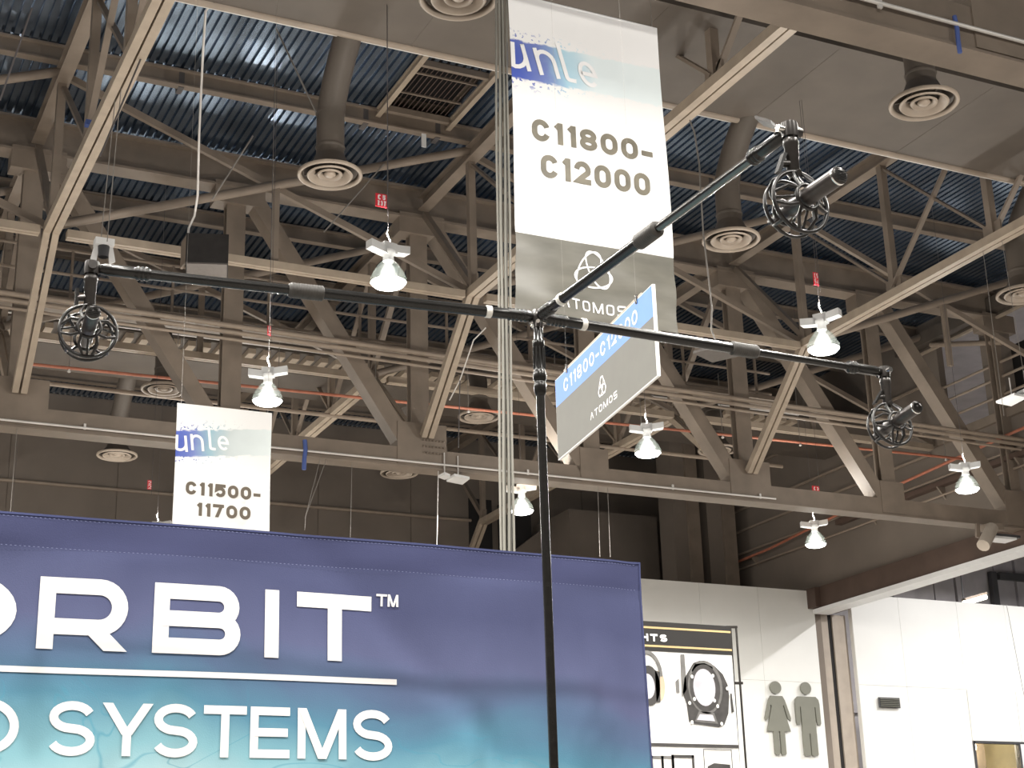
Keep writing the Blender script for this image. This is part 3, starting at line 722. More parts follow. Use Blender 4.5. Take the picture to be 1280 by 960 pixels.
# tall banner -------------------------------------------------------
BY = 12.0
def wb(x, z):
    u = x - 5.98; q = max(0, (7.75 - z)) / .85
    return .02 * math.sin(z * 1.9 + u) + q * (.035 * math.sin(5.5 * (z + .25 * u)) * 1.0 + .03 * math.sin(u * 6.0 + z * 3) + .02 * math.sin(13 * z + 2 * u))
BX0, BX1 = 5.985, 7.68
b1 = thing('hanging_banner', 'tall white fabric banner reading C11800-C12000 with a grey foot', 'banner', (BX0, BY, 6.9))
bm1 = brush_mat('tall_banner_print', 0, 1.7, 9.28 - 6.9, 9.72 - 6.9, 7.68 - 6.9, -.03, .45)
obj('fabric', cloth(BX0, BX1, 6.9, 10.24, BY, wb, 30, 90), bm1, b1)
F1 = lambda x, z: V((x, BY + wb(x, z) - .006, z))
lt = MB()
textline(lt, 'C11800-', 6.18, 7.51, 8.655, 8.885, .056, F1, .13, seg=.05)
obj('lettering', lt, NUMC, b1)
lt = MB(); textline(lt, 'C12000', 6.265, 7.455, 8.285, 8.525, .056, F1, .13, seg=.05); obj('lettering', lt, NUMC, b1)
lt = MB()
def ul(ch, xa, ya, xb, yb, t, sh):
    p = on(xa, yb, 1, BY); q = on(xb, ya, 1, BY)
    w = q.x - p.x; h = q.z - p.z
    letter(lt, ch, p.x, q.x - abs(sh) * h * 0, p.z, q.z, t, F1, .05, sh)
zr = 9.36
for ch, x0, x1, h in (('u', 5.84, 6.18, .29), ('n', 6.27, 6.50, .29), ('l', 6.56, 6.68, .42), ('e', 6.74, 6.95, .28)):
    zz = zr + (x0 - 6.2) * -.02
    for pts, clo in glyph(ch, x1 - x0, h, .045):
        P = [(x0 + u - .24 * v + .02, zz + v + .02) for u, v in pts]
        P = [(max(a, BX0 + .02), b) for a, b in P]
        ribbon(lt, P, .045, clo, F1, .05)
obj('lettering', lt, LETW, b1)
lt = MB(); emblem(lt, 6.79, 7.40, .225, .016, F1, 30)
textline(lt, 'ATOMOs'.replace('O', 'o'), 6.44, 7.13, 7.0, 7.105, .016, F1, .22, seg=.05)
obj('logo_print', lt, LETW, b1)
obj('hem_rod', MB().tube((BX0, BY + .03, 10.24), (BX1, BY + .03, 10.24), .015), WHITEF, b1)
for x in (BX0 + .02, BX1 - .05): obj('hanging_cord', MB().tube((x, BY + .03, 10.24), (x, BY + .05, 13.8), .003, n=5), WIRE, b1)
# small banner ------------------------------------------------------
B2Y = 18.0; p = on(223, 505, 1, B2Y); q = on(340, 516, 1, B2Y)
wb2 = lambda x, z: .015 * math.sin(z * 2.5) * math.sin(x * 2)
b2 = thing('hanging_banner', 'small white fabric banner reading C11500-11700 behind the blue banner', 'banner', (4.35, B2Y, 5.0))
bm2 = brush_mat('small_banner_print', 0, 1.17, 6.98 - 5.0, 7.33 - 5.0, None, -.12, .5, .72)
obj('fabric', cloth(4.35, 5.53, 5.0, 7.67, B2Y, wb2, 12, 30), bm2, b2)
F2 = lambda x, z: V((x, B2Y + wb2(x, z) - .006, z))
lt = MB(); textline(lt, 'C11500-', 4.49, 5.41, 6.545, 6.705, .040, F2, .13)
obj('lettering', lt, NUM2, b2)
lt = MB(); textline(lt, '11700', 4.625, 5.29, 6.295, 6.455, .040, F2, .13); obj('lettering', lt, NUM2, b2)
lt = MB()
for ch, x0, x1, h in (('u', 4.30, 4.50, .20), ('n', 4.54, 4.70, .20), ('l', 4.76, 4.84, .29), ('e', 4.87, 5.01, .18)):
    for pts, clo in glyph(ch, x1 - x0, h, .032):
        ribbon(lt, [(max(x0 + u - .12 * v, 4.36), 7.07 + (x0 - 4.35) * .12 + v) for u, v in pts], .032, clo, F2)
obj('lettering', lt, LETW, b2)
for x in (4.4, 5.48): obj('hanging_cord', MB().tube((x, B2Y + .01, 7.67), (x, B2Y + .01, 13.8), .002, n=5), WIRE, b2)

# foam-board sign turned towards the viewer --------------------------
H = .62
def edge(xa, ya, xb, yb):          # depth at which an upright edge has height H
    d0 = on(xa, ya, 1, 1.0) - EYE; d1 = on(xb, yb, 1, 1.0) - EYE
    h0 = math.hypot(d0.x, d0.y); h1 = math.hypot(d1.x, d1.y)
    D = H / (d0.z / h0 - d1.z / h1)
    return EYE + d0 * (D / h0), EYE + d1 * (D / h1)
TL, BL = edge(695, 463, 703, 562); TR, BR = edge(818, 370, 830, 485)
SU = V((TR.x - TL.x, TR.y - TL.y, 0)); SW = SU.length; SU.normalize(); SN = V((SU.y, -SU.x, 0))
if SN.dot(EYE - TL) < 0: SN = -SN
O3 = V((TL.x, TL.y, (BL.z + BR.z) / 2))
FS = lambda u, v: O3 + SU * u + V((0, 0, v)) + SN * .013
sg = thing('hanging_sign', 'tilted-looking foam board sign, blue strip over grey, hanging behind the right arm', 'sign', tuple(O3))
obj('board', MB().obox(O3 + SU * (SW / 2) + V((0, 0, H / 2)), SU * (SW / 2), SN * .010, V((0, 0, H / 2))), EDGE, sg)
BS = .655 * H
def rect(mb, f, u0, v0, u1, v1): mb.add([f(u0, v0), f(u1, v0), f(u1, v1), f(u0, v1)], [(0, 1, 2, 3)])
r = MB(); rect(r, lambda u, v: FS(u, v) - SN * .002, .004, .006, SW - .012, BS); obj('grey_print', r, SIGNG, sg)
r = MB(); rect(r, lambda u, v: FS(u, v) - SN * .002, .004, BS, SW - .012, H - .004); obj('blue_print', r, SIGNB, sg)
lt = MB(); textline(lt, 'C11800-C12000', SW * .10, SW * .86, BS + .055, H - .06, .017, FS, .22); obj('lettering', lt, LETW, sg)
lt = MB(); emblem(lt, SW * .50, H * .40, .085, .008, FS, 30); textline(lt, 'AToMos', SW * .37, SW * .64, .085, .135, .009, FS, .22); obj('logo_print', lt, LETW, sg)
for u in (.14, .86): obj('clip', MB().bar(FS(SW * u, H - .03), FS(SW * u, H + .03), .012, .02), DKMETAL, sg)
obj('top_rail', MB().bar(FS(SW * .1, H + .012) - SN * .01, FS(SW * .9, H + .012) - SN * .01, .012, .012), STEEL2, sg)
for u in (.14, .86): obj('hanging_cord', MB().tube(FS(SW * u, H + .02), FS(SW * u, H + .02) + V((0, 0, 7.4)), .0005, n=5), WIRE, sg)

# big blue booth banner ----------------------------------------------
OY = 5.0; OX0, OX1, OZ1 = -1.2, 2.975, 2.868
def wo(x, z):
    a = .010 * math.sin(x * 2.1 + 1.2) + .006 * math.sin(x * 5.3 + z * 4) * (1 if z < 2.75 else .3)
    a += .010 * math.exp(-((x + z * 1.1 - 4.75) / .10) ** 2) - .008 * math.exp(-((x + z * 1.0 - 4.45) / .08) ** 2)
    a += .006 * math.sin(x * 9 - z * 7) * math.exp(-((z - 2.80) / .07) ** 2) + .010 * math.exp(-((x - 2.93) / .05) ** 2)
    return a
g = G('booth_banner_print', .85)
nn = g.noise(1.3, 3, (1, 1, 1.4), .6)
zz = g.m('SUBTRACT', g.z, g.m('MULTIPLY', g.m('SUBTRACT', nn, .5), .38))
zz = g.m('ADD', zz, g.m('MULTIPLY', g.rng(g.x, 1.0, 2.9), .24))
fac = g.rng(zz, .0, .80)          # object origin 2.0 high
col = g.ramp(fac, [(0, (.46, .66, .69)), (.17, (.24, .48, .55)), (.36, (.09, .25, .36)), (.55, (.088, .15, .265)), (.74, (.098, .112, .225)), (.93, (.072, .083, .18)), (1, (.06, .07, .16))])
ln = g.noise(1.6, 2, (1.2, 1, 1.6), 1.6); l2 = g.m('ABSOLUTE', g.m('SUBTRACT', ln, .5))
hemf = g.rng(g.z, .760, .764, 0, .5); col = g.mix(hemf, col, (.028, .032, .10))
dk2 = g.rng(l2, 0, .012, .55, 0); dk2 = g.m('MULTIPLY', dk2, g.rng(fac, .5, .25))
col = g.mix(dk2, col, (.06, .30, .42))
wv = g.noise(260, 1, (1, 1, 1)); wv2 = g.noise(2.5, 3, (1.5, 1, .8))
sh = g.ramp(wv2, [(.3, (.86, .86, .88)), (.7, (1.0, 1.0, 1.0))])
mm = g.N.new('ShaderNodeMix'); mm.data_type = 'RGBA'; mm.blend_type = 'MULTIPLY'; mm.inputs[0].default_value = 1
g.L.new(col, mm.inputs[6]); g.L.new(sh, mm.inputs[7])
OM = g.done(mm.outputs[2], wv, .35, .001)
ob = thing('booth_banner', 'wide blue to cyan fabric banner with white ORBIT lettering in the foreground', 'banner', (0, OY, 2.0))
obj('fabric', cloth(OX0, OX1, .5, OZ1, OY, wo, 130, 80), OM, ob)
FO = lambda x, z: V((x, OY + wo(x, z) - .0025, z))
hm = MB()
HEM = mat('navy_hem_fabric', (.05, .06, .15), .9, var=.1)
ribbon(hm, [(OX0, OZ1 - .003), (OX1, OZ1 - .003)], .007, False, FO, .05)
ribbon(hm, [(OX1 - .003, OZ1), (OX1 - .003, .5)], .006, False, FO, .05)
obj('hem', hm, HEM, ob)
sm_ = MB(); x = OX0
while x < OX1 - .02:
    ribbon(sm_, [(x, OZ1 - .105), (x + .006, OZ1 - .105)], .0016, False, FO); ribbon(sm_, [(x, OZ1 - .012), (x + .006, OZ1 - .012)], .0016, False, FO); x += .014
obj('stitching', sm_, mat('pale_thread', (.17, .19, .33), .8), ob)['kind'] = 'stuff'
def PO(x, y): q = on(x, y, 1, OY); return q.x, q.z
def big(ch, lx, ly, rx_, ty, t, par=lt):
    x0, z0 = PO(lx, ly); x1, _ = PO(rx_, ly); _, z1 = PO(lx, ty); letter(par, ch, x0, x1, z0, z1, t, FO, .04)
lt = MB()
x0, zb_ = PO(45, 810); ztop = PO(52, 720)[1]; xR = PO(157, 812)[0]
tt = .050
for ch, l, rr_, ly in (('R', 45, 157, 811), ('B', 189, 298, 814), ('I', 326, 345, 820), ('T', 369, 464, 824)):
    a = PO(l, ly)[0]; b = PO(rr_, ly)[0]
    if ch == 'I': ribbon(lt, [((a + b) / 2 + .005, zb_), ((a + b) / 2 + .005, ztop)], tt * .96, False, FO, .04)
    else: letter(lt, ch, a, b, zb_, ztop, tt, FO, .04)
a = PO(22, 750)[0]; letter(lt, 'O', a - .37, a, zb_ - .004, ztop + .004, tt, FO, .04)
obj('lettering', lt, LETW, ob)
lt = MB()
letter(lt, 'T', PO(470, 742)[0], PO(483, 742)[0], PO(476, 758)[1], PO(476, 743)[1], .0075, FO)
letter(lt, 'M', PO(484, 742)[0], PO(497, 742)[0], PO(476, 758)[1], PO(476, 743)[1], .0075, FO)
obj('trademark', lt, LETW, ob)
lt = MB(); zu = PO(250, 845)[1]
ribbon(lt, [(OX0 + .5, PO(0, 837)[1]), (PO(495, 854)[0], PO(495, 853)[1])], .0185, False, FO, .04)
obj('underline', lt, LETW, ob)
lt = MB(); z0 = PO(90, 944)[1]; z1 = PO(90, 877)[1]
for ch, l, r_ in (('S', 60, 119), ('Y', 127, 190), ('S', 191, 246), ('T', 253, 306), ('E', 311, 360), ('M', 370, 431), ('S', 439, 489)):
    letter(lt, ch, PO(l, 910)[0], PO(r_, 915)[0], z0 - (.002 if ch == 'S' else 0), z1 + (.002 if ch == 'S' else 0), .0265, FO, .04)
a = PO(24, 905)[0]; letter(lt, 'O', a - .19, a, z0 - .003, z1 + .003, .0265, FO, .04)
obj('lettering', lt, LETW, ob)
bf = thing('banner_frame', 'dark frame carrying the blue booth banner from behind', 'frame', (1, OY + .06, 0))
obj('top_tube', MB().tube((OX0, OY + .06, OZ1 - .03), (OX1 - .06, OY + .06, OZ1 - .03), .018), DKMETAL, bf)
for x in (OX0 + .05, OX1 - .08): obj('upright', MB().tube((x, OY + .06, 0), (x, OY + .06, OZ1 - .03), .02), DKMETAL, bf)

# lighting poster on a spring-back stand -----------------------------
PY = 11.0
FP = lambda x, z, k=0: V((x, PY - .004 - .002 * k, z))
po = thing('poster_display', 'white poster with black LIGHTS header and pictures of stage lamps', 'poster', (6.7, PY, 0))
PX0, PX1 = 5.55, 7.352
zt_, zh = 3.90, 3.665
pm = MB(); pm.box((PX0, PY, 1.0), (PX1, PY + .01, zt_ - .005)); obj('sheet', pm, PWHITE, po)
def flat(name, polys, M, k):
    mb = MB()
    for pts in polys: mb.add([FP(x, z, k) for x, z in pts], [tuple(range(len(pts)))])
    o = obj(name, mb, M, po); return o
rc = lambda a, b, c, d: [(a, b), (c, b), (c, d), (a, d)]
def ell(cx, cz, rx, rz, a0=0, a1=360, n=28): return arc(cx, cz, rx, rz, a0, a1, n)
flat('header', [rc(PX0, zh - .005, PX1, zt_)], PBLACK, 0)
flat('gold_line', [rc(PX0, zt_ - .058, PX1, zt_ - .042), rc(PX0, zh + .028, PX1, zh + .044)], PGOLD, 1)
lt = MB(); textline(lt, 'LIGHTS', 6.27, 6.735, 3.738, 3.798, .017, lambda x, z: FP(x, z, 2), .16); obj('lettering', lt, LETW, po)
PXL = lambda x, y: (on(x, y, 1, PY).x, on(x, y, 1, PY).z)
# large stage lamp picture (printed, hence flat)
cx, cz = PXL(880, 858)
def Q(u, v): return PXL(u, v)
flat('lamp_picture', [[Q(850, 818), Q(855, 818), Q(858, 862), Q(852, 872)], [Q(844, 852), Q(848, 848), Q(849, 866), Q(845, 866)]], PG2, 1)
flat('lamp_picture', [[Q(862, 836), Q(866, 829), Q(874, 826), Q(884, 827), Q(893, 833), Q(903, 843), Q(909, 856), Q(911, 870), Q(910, 892), Q(905, 906), Q(898, 909), Q(868, 905), Q(861, 902), Q(858, 880), Q(853, 866), Q(855, 848)]], PG1, 1)
flat('lamp_picture', [[Q(864, 838), Q(868, 830), Q(880, 829), Q(890, 834), Q(891, 842), Q(878, 839), Q(866, 844)], [Q(873, 889), Q(892, 891), Q(897, 905), Q(868, 902)], ell(*Q(881, 859), .165, .215)], PG2, 2)
flat('lamp_picture', [ell(*Q(880.5, 860), .145, .19)], PG1, 3)
flat('lamp_picture', [ell(*Q(879.5, 859.5), .105, .150), [Q(874, 893), Q(890, 894), Q(893, 902), Q(870, 900)]], PG3, 4)
flat('lamp_picture', [ell(*Q(a, b), .014, .016, n=10) for a, b in ((864, 846), (890, 845), (867, 874), (892, 876), (896, 883), (861, 879), (864, 903), (901, 905), (908, 861))], PWHITE, 5)
flat('lamp_picture', [[Q(912, 867), Q(914, 867), Q(917, 890), Q(914, 891)]], PG1, 2)
# smaller lamp, mostly behind the blue banner
flat('lamp_picture', [ell(*Q(824, 857), .05, .12)], mat('poster_pale_orange', (.58, .46, .33), .6, var=.05), 1)
flat('lamp_picture', [ell(*Q(811, 857), .10, .16), [Q(818, 838), Q(824, 840), Q(825, 878), Q(820, 878)]], PG1, 2)
flat('lamp_picture', [ell(*Q(809, 858), .065, .10)], PG3, 3)
ym = MB(); ribbon(ym, arc(*Q(809, 845), .125, .19, 170, 0, 16), .03, False, lambda x, z: FP(x, z, 2)); obj('lamp_picture', ym, PG2, po)
flat('divider', [rc(PX0, Q(870, 934)[1], PX1 - .0, Q(870, 930)[1])], PG1, 1)
def frm(x0, y0, x1, y1, w, M=PG2):
    a = Q(x0, y1); b = Q(x1, y0); flat('lamp_picture', [rc(a[0], a[1], a[0] + w, b[1]), rc(b[0] - w, a[1], b[0], b[1]), rc(a[0], b[1] - w, b[0], b[1])], M, 1)
frm(815, 945, 829, 985, .02); frm(828, 945, 842, 985, .02); frm(841, 944, 867, 985, .022, PG1); frm(881, 937, 914, 975, .006, PG1)
flat('lamp_picture', [[Q(884, 958), Q(892, 954), Q(912, 956), Q(914, 985), Q(884, 985)]], PG1, 2)
fr = MB()
def PP(x, y, d=0.02): q = on(x, y, 1, PY + d); return q
obj('pole', MB().tube(PP(913, 785), PP(945, 1290), .009), DKMETAL, po)
obj('pole', MB().tube(PP(920, 785), PP(957, 1290), .009), DKMETAL, po)
obj('cap', MB().bar(PP(907, 784), PP(921, 784), .02, .02), DKMETAL, po)
obj('clamp', MB().bar(PP(918, 854), PP(928, 854), .02, .02), DKMETAL, po)
obj('base', MB().box((5.5, PY - .15, 0), (7.6, PY + .25, .06)), DKMETAL, po)
obj('back_pole', MB().tube((6.4, PY + .03, .05), (6.4, PY + .03, 3.88), .012), DKMETAL, po)

# restroom pictograms ------------------------------------------------
RY = 35.945
def picto(name, label, cx0, cx1, y0, y1, woman):
    x0 = on(cx0, (y0 + y1) / 2, 1, RY).x; x1 = on(cx1, (y0 + y1) / 2, 1, RY).x
    zb0 = on((cx0 + cx1) / 2, y1, 1, RY).z; zt0 = on((cx0 + cx1) / 2, y0, 1, RY).z
    cx = (x0 + x1) / 2; hw = (x1 - x0) / 2; h = zt0 - zb0
    t = thing(name, label, 'sign', (cx, RY, zb0), 'restroom pictograms')
    f = lambda u, v: V((cx + u * hw, RY, zb0 + v * h)); d = V((0, -.05, 0))
    hd_ = MB(); hd_.prism([f(*q) for q in arc(0, .915, .42, .085, 0, 345, 23)], d); fix(obj('head', hd_, ICON, t))
    if woman:
        bodyp = [(-.45, .80), (.45, .80), (.62, .74), (.98, .50), (.93, .46), (.72, .50), (.50, .68), (.42, .66), (.88, .32), (-.88, .32), (-.42, .66), (-.50, .68), (-.72, .50), (-.93, .46), (-.98, .50), (-.62, .74)]
    else:
        bodyp = [(-.72, .80), (.72, .80), (.92, .76), (.98, .70), (.98, .44), (.90, .41), (.72, .42), (.66, .46), (.62, .66), (.55, .66), (.55, .30), (-.55, .30), (-.55, .66), (-.62, .66), (-.66, .46), (-.72, .42), (-.90, .41), (-.98, .44), (-.98, .70), (-.92, .76)]
    fix(obj('body', MB().prism([f(*q) for q in bodyp], d), ICON, t))
    for s in (-1, 1):
        a, b = (.06, .42) if woman else (.04, .56)
        lt_ = .32 if woman else .30
        fix(obj('leg', MB().prism([f(s * a, lt_), f(s * b, lt_), f(s * b, .02), f(s * (b - .08), 0), f(s * (a + .08), 0), f(s * a, .02)], d), ICON, t))
picto('woman_pictogram', 'grey woman pictogram with skirt on the white wall', 955, 988, 852, 944, True)
picto('man_pictogram', 'grey man pictogram on the white wall beside the woman', 994, 1025, 853, 945, False)
vt = thing('wall_vent', 'small dark louvred vent high on the white annex wall', 'vent', (28.83, 35.95, 7.1))
obj('frame', MB().box((28.80, 35.90, 7.08), (29.52, 35.95, 7.36)), DARKF, vt)
for k in range(5): obj('slat', MB().obox((29.16, 35.89, 7.12 + k * .05), V((.33, 0, 0)), V((0, .02, .012)), V((0, -.002, .004))), ICON, vt)

# ================================================================== SMALL HANGING THINGS
def hang(name, label, cat, pts, r=.008, M=WIRE, group=None):
    return tag(obj(name, MB().path(pts, r, 6), M, None, tuple(pts[0])), label, cat, group)
# black box speaker on its conduit
sp = thing('box_speaker', 'black box speaker hanging from a bent conduit, upper left', 'speaker', (6.2, 24, 12.0))
c0 = V((6.2, 24, 12.3)); e1 = V((.33, -.10, 0)); e2 = V((.10, .36, 0)); e3 = V((0, 0, .26))
obj('cabinet', MB().obox(c0, e1, e2, e3), SPK, sp)
obj('grille', MB().obox(c0 - e3 * 1.03, e1 * .95, e2 * .95, V((0, 0, .012))), SPKB, sp)
obj('bracket', MB().box((c0.x - .40, c0.y - .2, c0.z - .2), (c0.x - .36, c0.y + .2, c0.z + .28)), STEEL, sp)
hp = [V((on(262, 8, 1, 21.5).x, 21.5, 16.27)), on(262, 8, 1, 21.5), on(257, 14, 1, 21.6), on(254, 60, 1, 22), on(249, 165, 1, 23), on(247, 245, 1, 23.5), on(243, 270, 1, 23.8), on(236, 285, 1, 23.9), on(233, 312, 1, 24)]
obj('conduit_drop', MB().path(hp, .020, 8), CONDUIT, sp)
# unlit white lamp behind the left microphone
wl = thing('flood_lamp', 'unlit white flood lamp on two wires just above the left boom end', 'lamp', tuple(on(130, 312, 0, 3.83)))
q = on(130, 304, 0, 3.83)
obj('housing', MB().obox(q, V((.13, 0, 0)), V((0, .08, 0)), V((0, 0, .05))), WHITEF, wl)
obj('socket', MB().lathe(q + V((0, 0, -.15)), (0, 0, 1), [(.07, -.06), (.08, .1), (.05, .12)], 14), DARKF, wl)
for s in (-1, 1): obj('wing', MB().prism([q + V((s * .06, 0, -.05)), q + V((s * .13, 0, -.06)), q + V((s * .17, 0, -.25)), q + V((s * .09, 0, -.3))], (0, .03, 0)), WHITEF, wl)
for px in ((126, 146),(134, 152)):
    obj('suspension_wire', MB().tube(on(px[0], 302, 0, 3.83), on(px[1], 104, 0, 3.83), .007, n=5), WIRE, wl)
# small flat antenna panel under the right arm
ap = thing('ceiling_panel', 'small flat grey panel on white wires below the right boom arm', 'panel', tuple(on(900, 441, 1, 15)))
q = on(900, 441, 1, 15)
obj('plate', MB().obox(q, V((.20, .10, 0)), V((-.12, .2, 0)), V((0, 0, .015))), SPKB, ap)
obj('suspension_wire', MB().path([q + V((0, 0, .02)), on(889, 412, 1, 15), on(890, 385, 1, 15), on(879, 290, 1, 15), on(874, 205, 1, 15), on(868, 165, 1, 15), on(862, 150, 1, 15)], .010, 6), WIRE, ap)
# red number tags on the lamp cables
def rtag(pa, pb, y, l1, l2, label):
    top = 13.8 if y < 18 else 16.29
    """pa, pb: upper left and lower right corner"""
    a = on(*pa, 1, y); b = on(*pb, 1, y); x0, x1 = a.x, b.x; z0, z1 = b.z, a.z
    t = thing('number_tag', label, 'tag', (x0, y, z0), 'red number tags')
    obj('plate', MB().box((x0, y, z0), (x1, y + .006, z1)), RED, t)
    f = lambda u, v: V((u, y - .003, v)); lt = MB(); w = x1 - x0; h = z1 - z0
    textline(lt, l1, x0 + w * .2, x1 - w * .12, z0 + h * .54, z1 - h * .08, w * .13, f, .3)
    textline(lt, l2, x0 + w * .16, x1 - w * .08, z0 + h * .08, z0 + h * .48, w * .12, f, .3)
    obj('lettering', lt, PINK, t)
    obj('cord', MB().tube((x1 + .01, y, z0 - .1), (x1 + .01, y, top), .004, n=5), DWIRE, t)
rtag((469.5, 241), (483.5, 260), 17.9, 'C5', '237', 'red tag numbered C5 237 above the glaring lamp, upper left of centre')
rtag((1016, 340), (1024, 357), 17.9, 'C5', '54', 'narrow red tag above the lamp at the right boom arm')
rtag((334.5, 407), (338.5, 419), 23.2, 'C5', '2', 'tiny dark red tag above the lamp by the small banner')
rtag((1015, 607), (1025, 620), 28.8, 'C3', '113', 'red tag just above the truss chord, over the lowest lamp')
rtag((184.5, 600), (189, 612), 28.6, '2', '2', 'tiny red tag against the dark wall left of the small banner')
# light panels under the truss chord and at right
def lpanel(pts, y, label):
    q = [on(*p_, 2, 0 + y) for p_ in pts]
    t = thing('light_panel', label, 'light fixture', tuple(q[0]))
    fix(obj('face', MB().prism(q, (0, 0, .05)), PANELW, t)); c = sum((V(p_) for p_ in q), V()) / 4
    obj('rod', MB().tube(c + V((0, 0, .05)), c + V((0, 0, .5)), .015, n=6), CONDUIT, t)
lpanel([(548, 597), (556, 593), (563, 596), (556, 600)], 9.95, 'small white square panel under the truss chord, left of its larger neighbour')
lpanel([(558, 602), (568, 595), (587, 599), (578, 606)], 9.92, 'white square panel under the truss chord, left of the cable bundle')
lpanel([(1245, 504), (1268, 494), (1285, 497), (1264, 508)], 11.6, 'white rectangular panel by the right edge')
lpanel([(1271, 493), (1282, 488), (1296, 490), (1285, 496)], 11.7, 'second white panel cut by the right edge')
# blue straps
def strap(a, b, y, w, label):
    p, q = on(*a, 1, y), on(*b, 1, y)
    tag(obj('tie_strap', MB().path([p, p * .66 + q * .34 + V((w * .3, 0, 0)), p * .33 + q * .67, q], w * .72, 6), BLUES, None, tuple(q)), label, 'strap')
strap((381, 550), (380, 587), 27.45, .06, 'blue strap tied round the truss chord right of the small banner')
strap((1193, 20), (1200, 66), 10.97, .035, 'blue strap hanging on the nearest truss, top right corner')
p = on(120, 157, 0, 3.83)
tag(obj('tie_strap', MB().box((3.83 - .16, p.y - .06, p.z - .03), (3.83 + .16, p.y + .06, p.z + .05)), BLUES, None, tuple(p)), 'small blue tape band round the tan channel, upper left', 'strap')
# cable bundle beside the banner
cb = thing('cable_bundle', 'thick bundle of grey cables hanging full height beside the tall banner', 'cable', (5.8, 12.05, 4))
CABM = [mat('cable_sheath_pale', (.20, .19, .165), .6, var=.1), mat('cable_sheath_dark', (.09, .085, .07), .6, var=.1)]
for k in range(6):
    dx = -.052 + k * .021; dy = .012 * (-1) ** k
    pts = [V((5.93 - (10.3 - z) * .018 * 1.0 + dx + .006 * math.sin(z * 2 + k), 12.05 + dy, z)) for z in [.04 + .6 * i for i in range(24)]]
    pts[-1].z = 13.8
    obj('cable', MB().path(pts, .0125, 8), CABM[(k + 1) % 2 if k not in (0, 5) else 0], cb)
# short cylinder speaker and wall fixture at the end of the large truss
cs = thing('horn_speaker', 'short tilted beige cylinder below the right end of the truss', 'speaker', tuple(on(1236, 672, 1, 27)))
obj('body', MB().tube(on(1240, 660, 1, 26.9), on(1229, 682, 1, 26.7), .15), COLM, cs)
obj('bracket', MB().bar(on(1222, 655, 1, 27.1), on(1222, 672, 1, 27.1), .10, .05), STEEL, cs)
obj('mount', MB().box((25.3, 26.95, 9.85), (25.7, 27.3, 10.0)), STEEL, cs)
fx = thing('wall_fixture', 'white fixture with dark top where the truss meets the side wall', 'light fixture', tuple(on(1250, 670, 1, 27.3)))
q = on(1250, 670, 1, 27.2); obj('plate', MB().box(q + V((-.25, 0, -.05)), q + V((.5, .4, .0))), PANELW, fx)
obj('cover', MB().box(q + V((-.25, 0, .0)), q + V((.62, .4, .06))), DARKF, fx)
# long vertical and slanting wires
def wire(pts, y, label, r=.006, M=WIRE, axis=1):
    P = [on(a, b, axis, y) for a, b in pts]
    if y == 27.6: P[0].z = 10.16
    return hang('hanging_wire', label, 'wire', P, r * .75, M, 'hanging wires')
wire([(440, 585), (438, 672)], 27.6, 'thin wire hanging to the blue banner right of the small banner')
wire([(548, 594), (546, 685)], 27.6, 'pale wire hanging below the small light panel', .012, CONDUIT)
wire([(401, 580), (382, 645), (381, 662)], 27.6, 'left strand of the wire pair joining in a vee right of the small banner', .007)
wire([(409, 580), (381, 648)], 27.6, 'right strand of the wire pair joining in a vee right of the small banner', .007)
wire([(21, 540), (13, 640)], 27.6, 'wire hanging from the truss chord at the left edge', .007)
wire([(748, 622), (750, 696)], 27.6, 'faint wire hanging right of the stand pole')
wire([(760, 618), (763, 696)], 27.6, 'second faint wire hanging right of the stand pole')
wire([(1226, 296), (1231, 330), (1255, 520)], 19.21, 'thin pale wire hanging at right', .007, axis=0)
wire([(1250, 285), (1280, 470)], 19.21, 'thin pale wire hanging nearest the right edge', .007, axis=0)
wire([(1258, 755), (1284, 890)], 20, 'wire falling across the white annex wall', .006, DWIRE)
wire([(607, 410), (592, 425), (575, 475), (562, 500)], 11.5, 'bent pale conduit tail left of the stand hub', .018, CONDUIT, 0)
wire([(575, 470), (573, 560)], 11.5, 'dark rod hanging below the bent conduit tail', .014, DWIRE, 0)
# rods that brace the deck, near the black speaker
for (a, b, y, lb) in (((345, 35), (396, 142), 21.5, 'thin rod slanting down in front of the blue deck left of the elbow duct'),
                    ((480, 205), (405, 290), 25.06, 'thin rod rising to the right below the elbow duct diffuser'),
                    ((316, 170), (265, 250), 22, 'thin rod rising to the right beside the black speaker'),
                    ((190, 40), (125, 195), 19, 'dark cable slanting beside the tan channel, upper left'),
                    ((40, 10), (0, 125), 19, 'dark cable slanting in the top left corner')):
    hang('brace_rod', lb, 'rod', [on(*a, 1, y), on(*b, 1, y)], .014, WIRE if 'thin' in lb else DWIRE)

# ================================================================== MICROPHONE STAND
HUB = V((2.0, 3.885, 3.30))
ms = thing('microphone_stand', 'tall black stand with three level boom arms in the foreground', 'stand', (2.0, 3.885, 0))
px = HUB.x; py = HUB.y
obj('pole', MB().tube((px, py, .35), (px, py, 3.10), .0128, n=24), BLACK, ms)
obj('pole', MB().tube((px, py, .3), (px, py, 1.6), .0165, n=24), BLACK, ms)
pc = MB().lathe((px, py, 0), (0, 0, 1), [(.013, 3.055), (.0175, 3.065), (.0185, 3.08), (.0185, 3.092), (.0165, 3.095), (.0165, 3.10), (.0195, 3.105), (.0195, 3.125), (.017, 3.13), (.0155, 3.135), (.0155, 3.205), (.018, 3.21), (.018, 3.225), (.0135, 3.23), (.0135, 3.285)], 28)
obj('pole_clutch', pc, BLACK, ms)
for k in range(10):
    a = 2 * math.pi * k / 10
    obj('clutch_rib', MB().bar((px + .0165 * math.cos(a), py + .0165 * math.sin(a), 3.138), (px + .0165 * math.cos(a), py + .0165 * math.sin(a), 3.203), .003, .003), BLACK, ms)
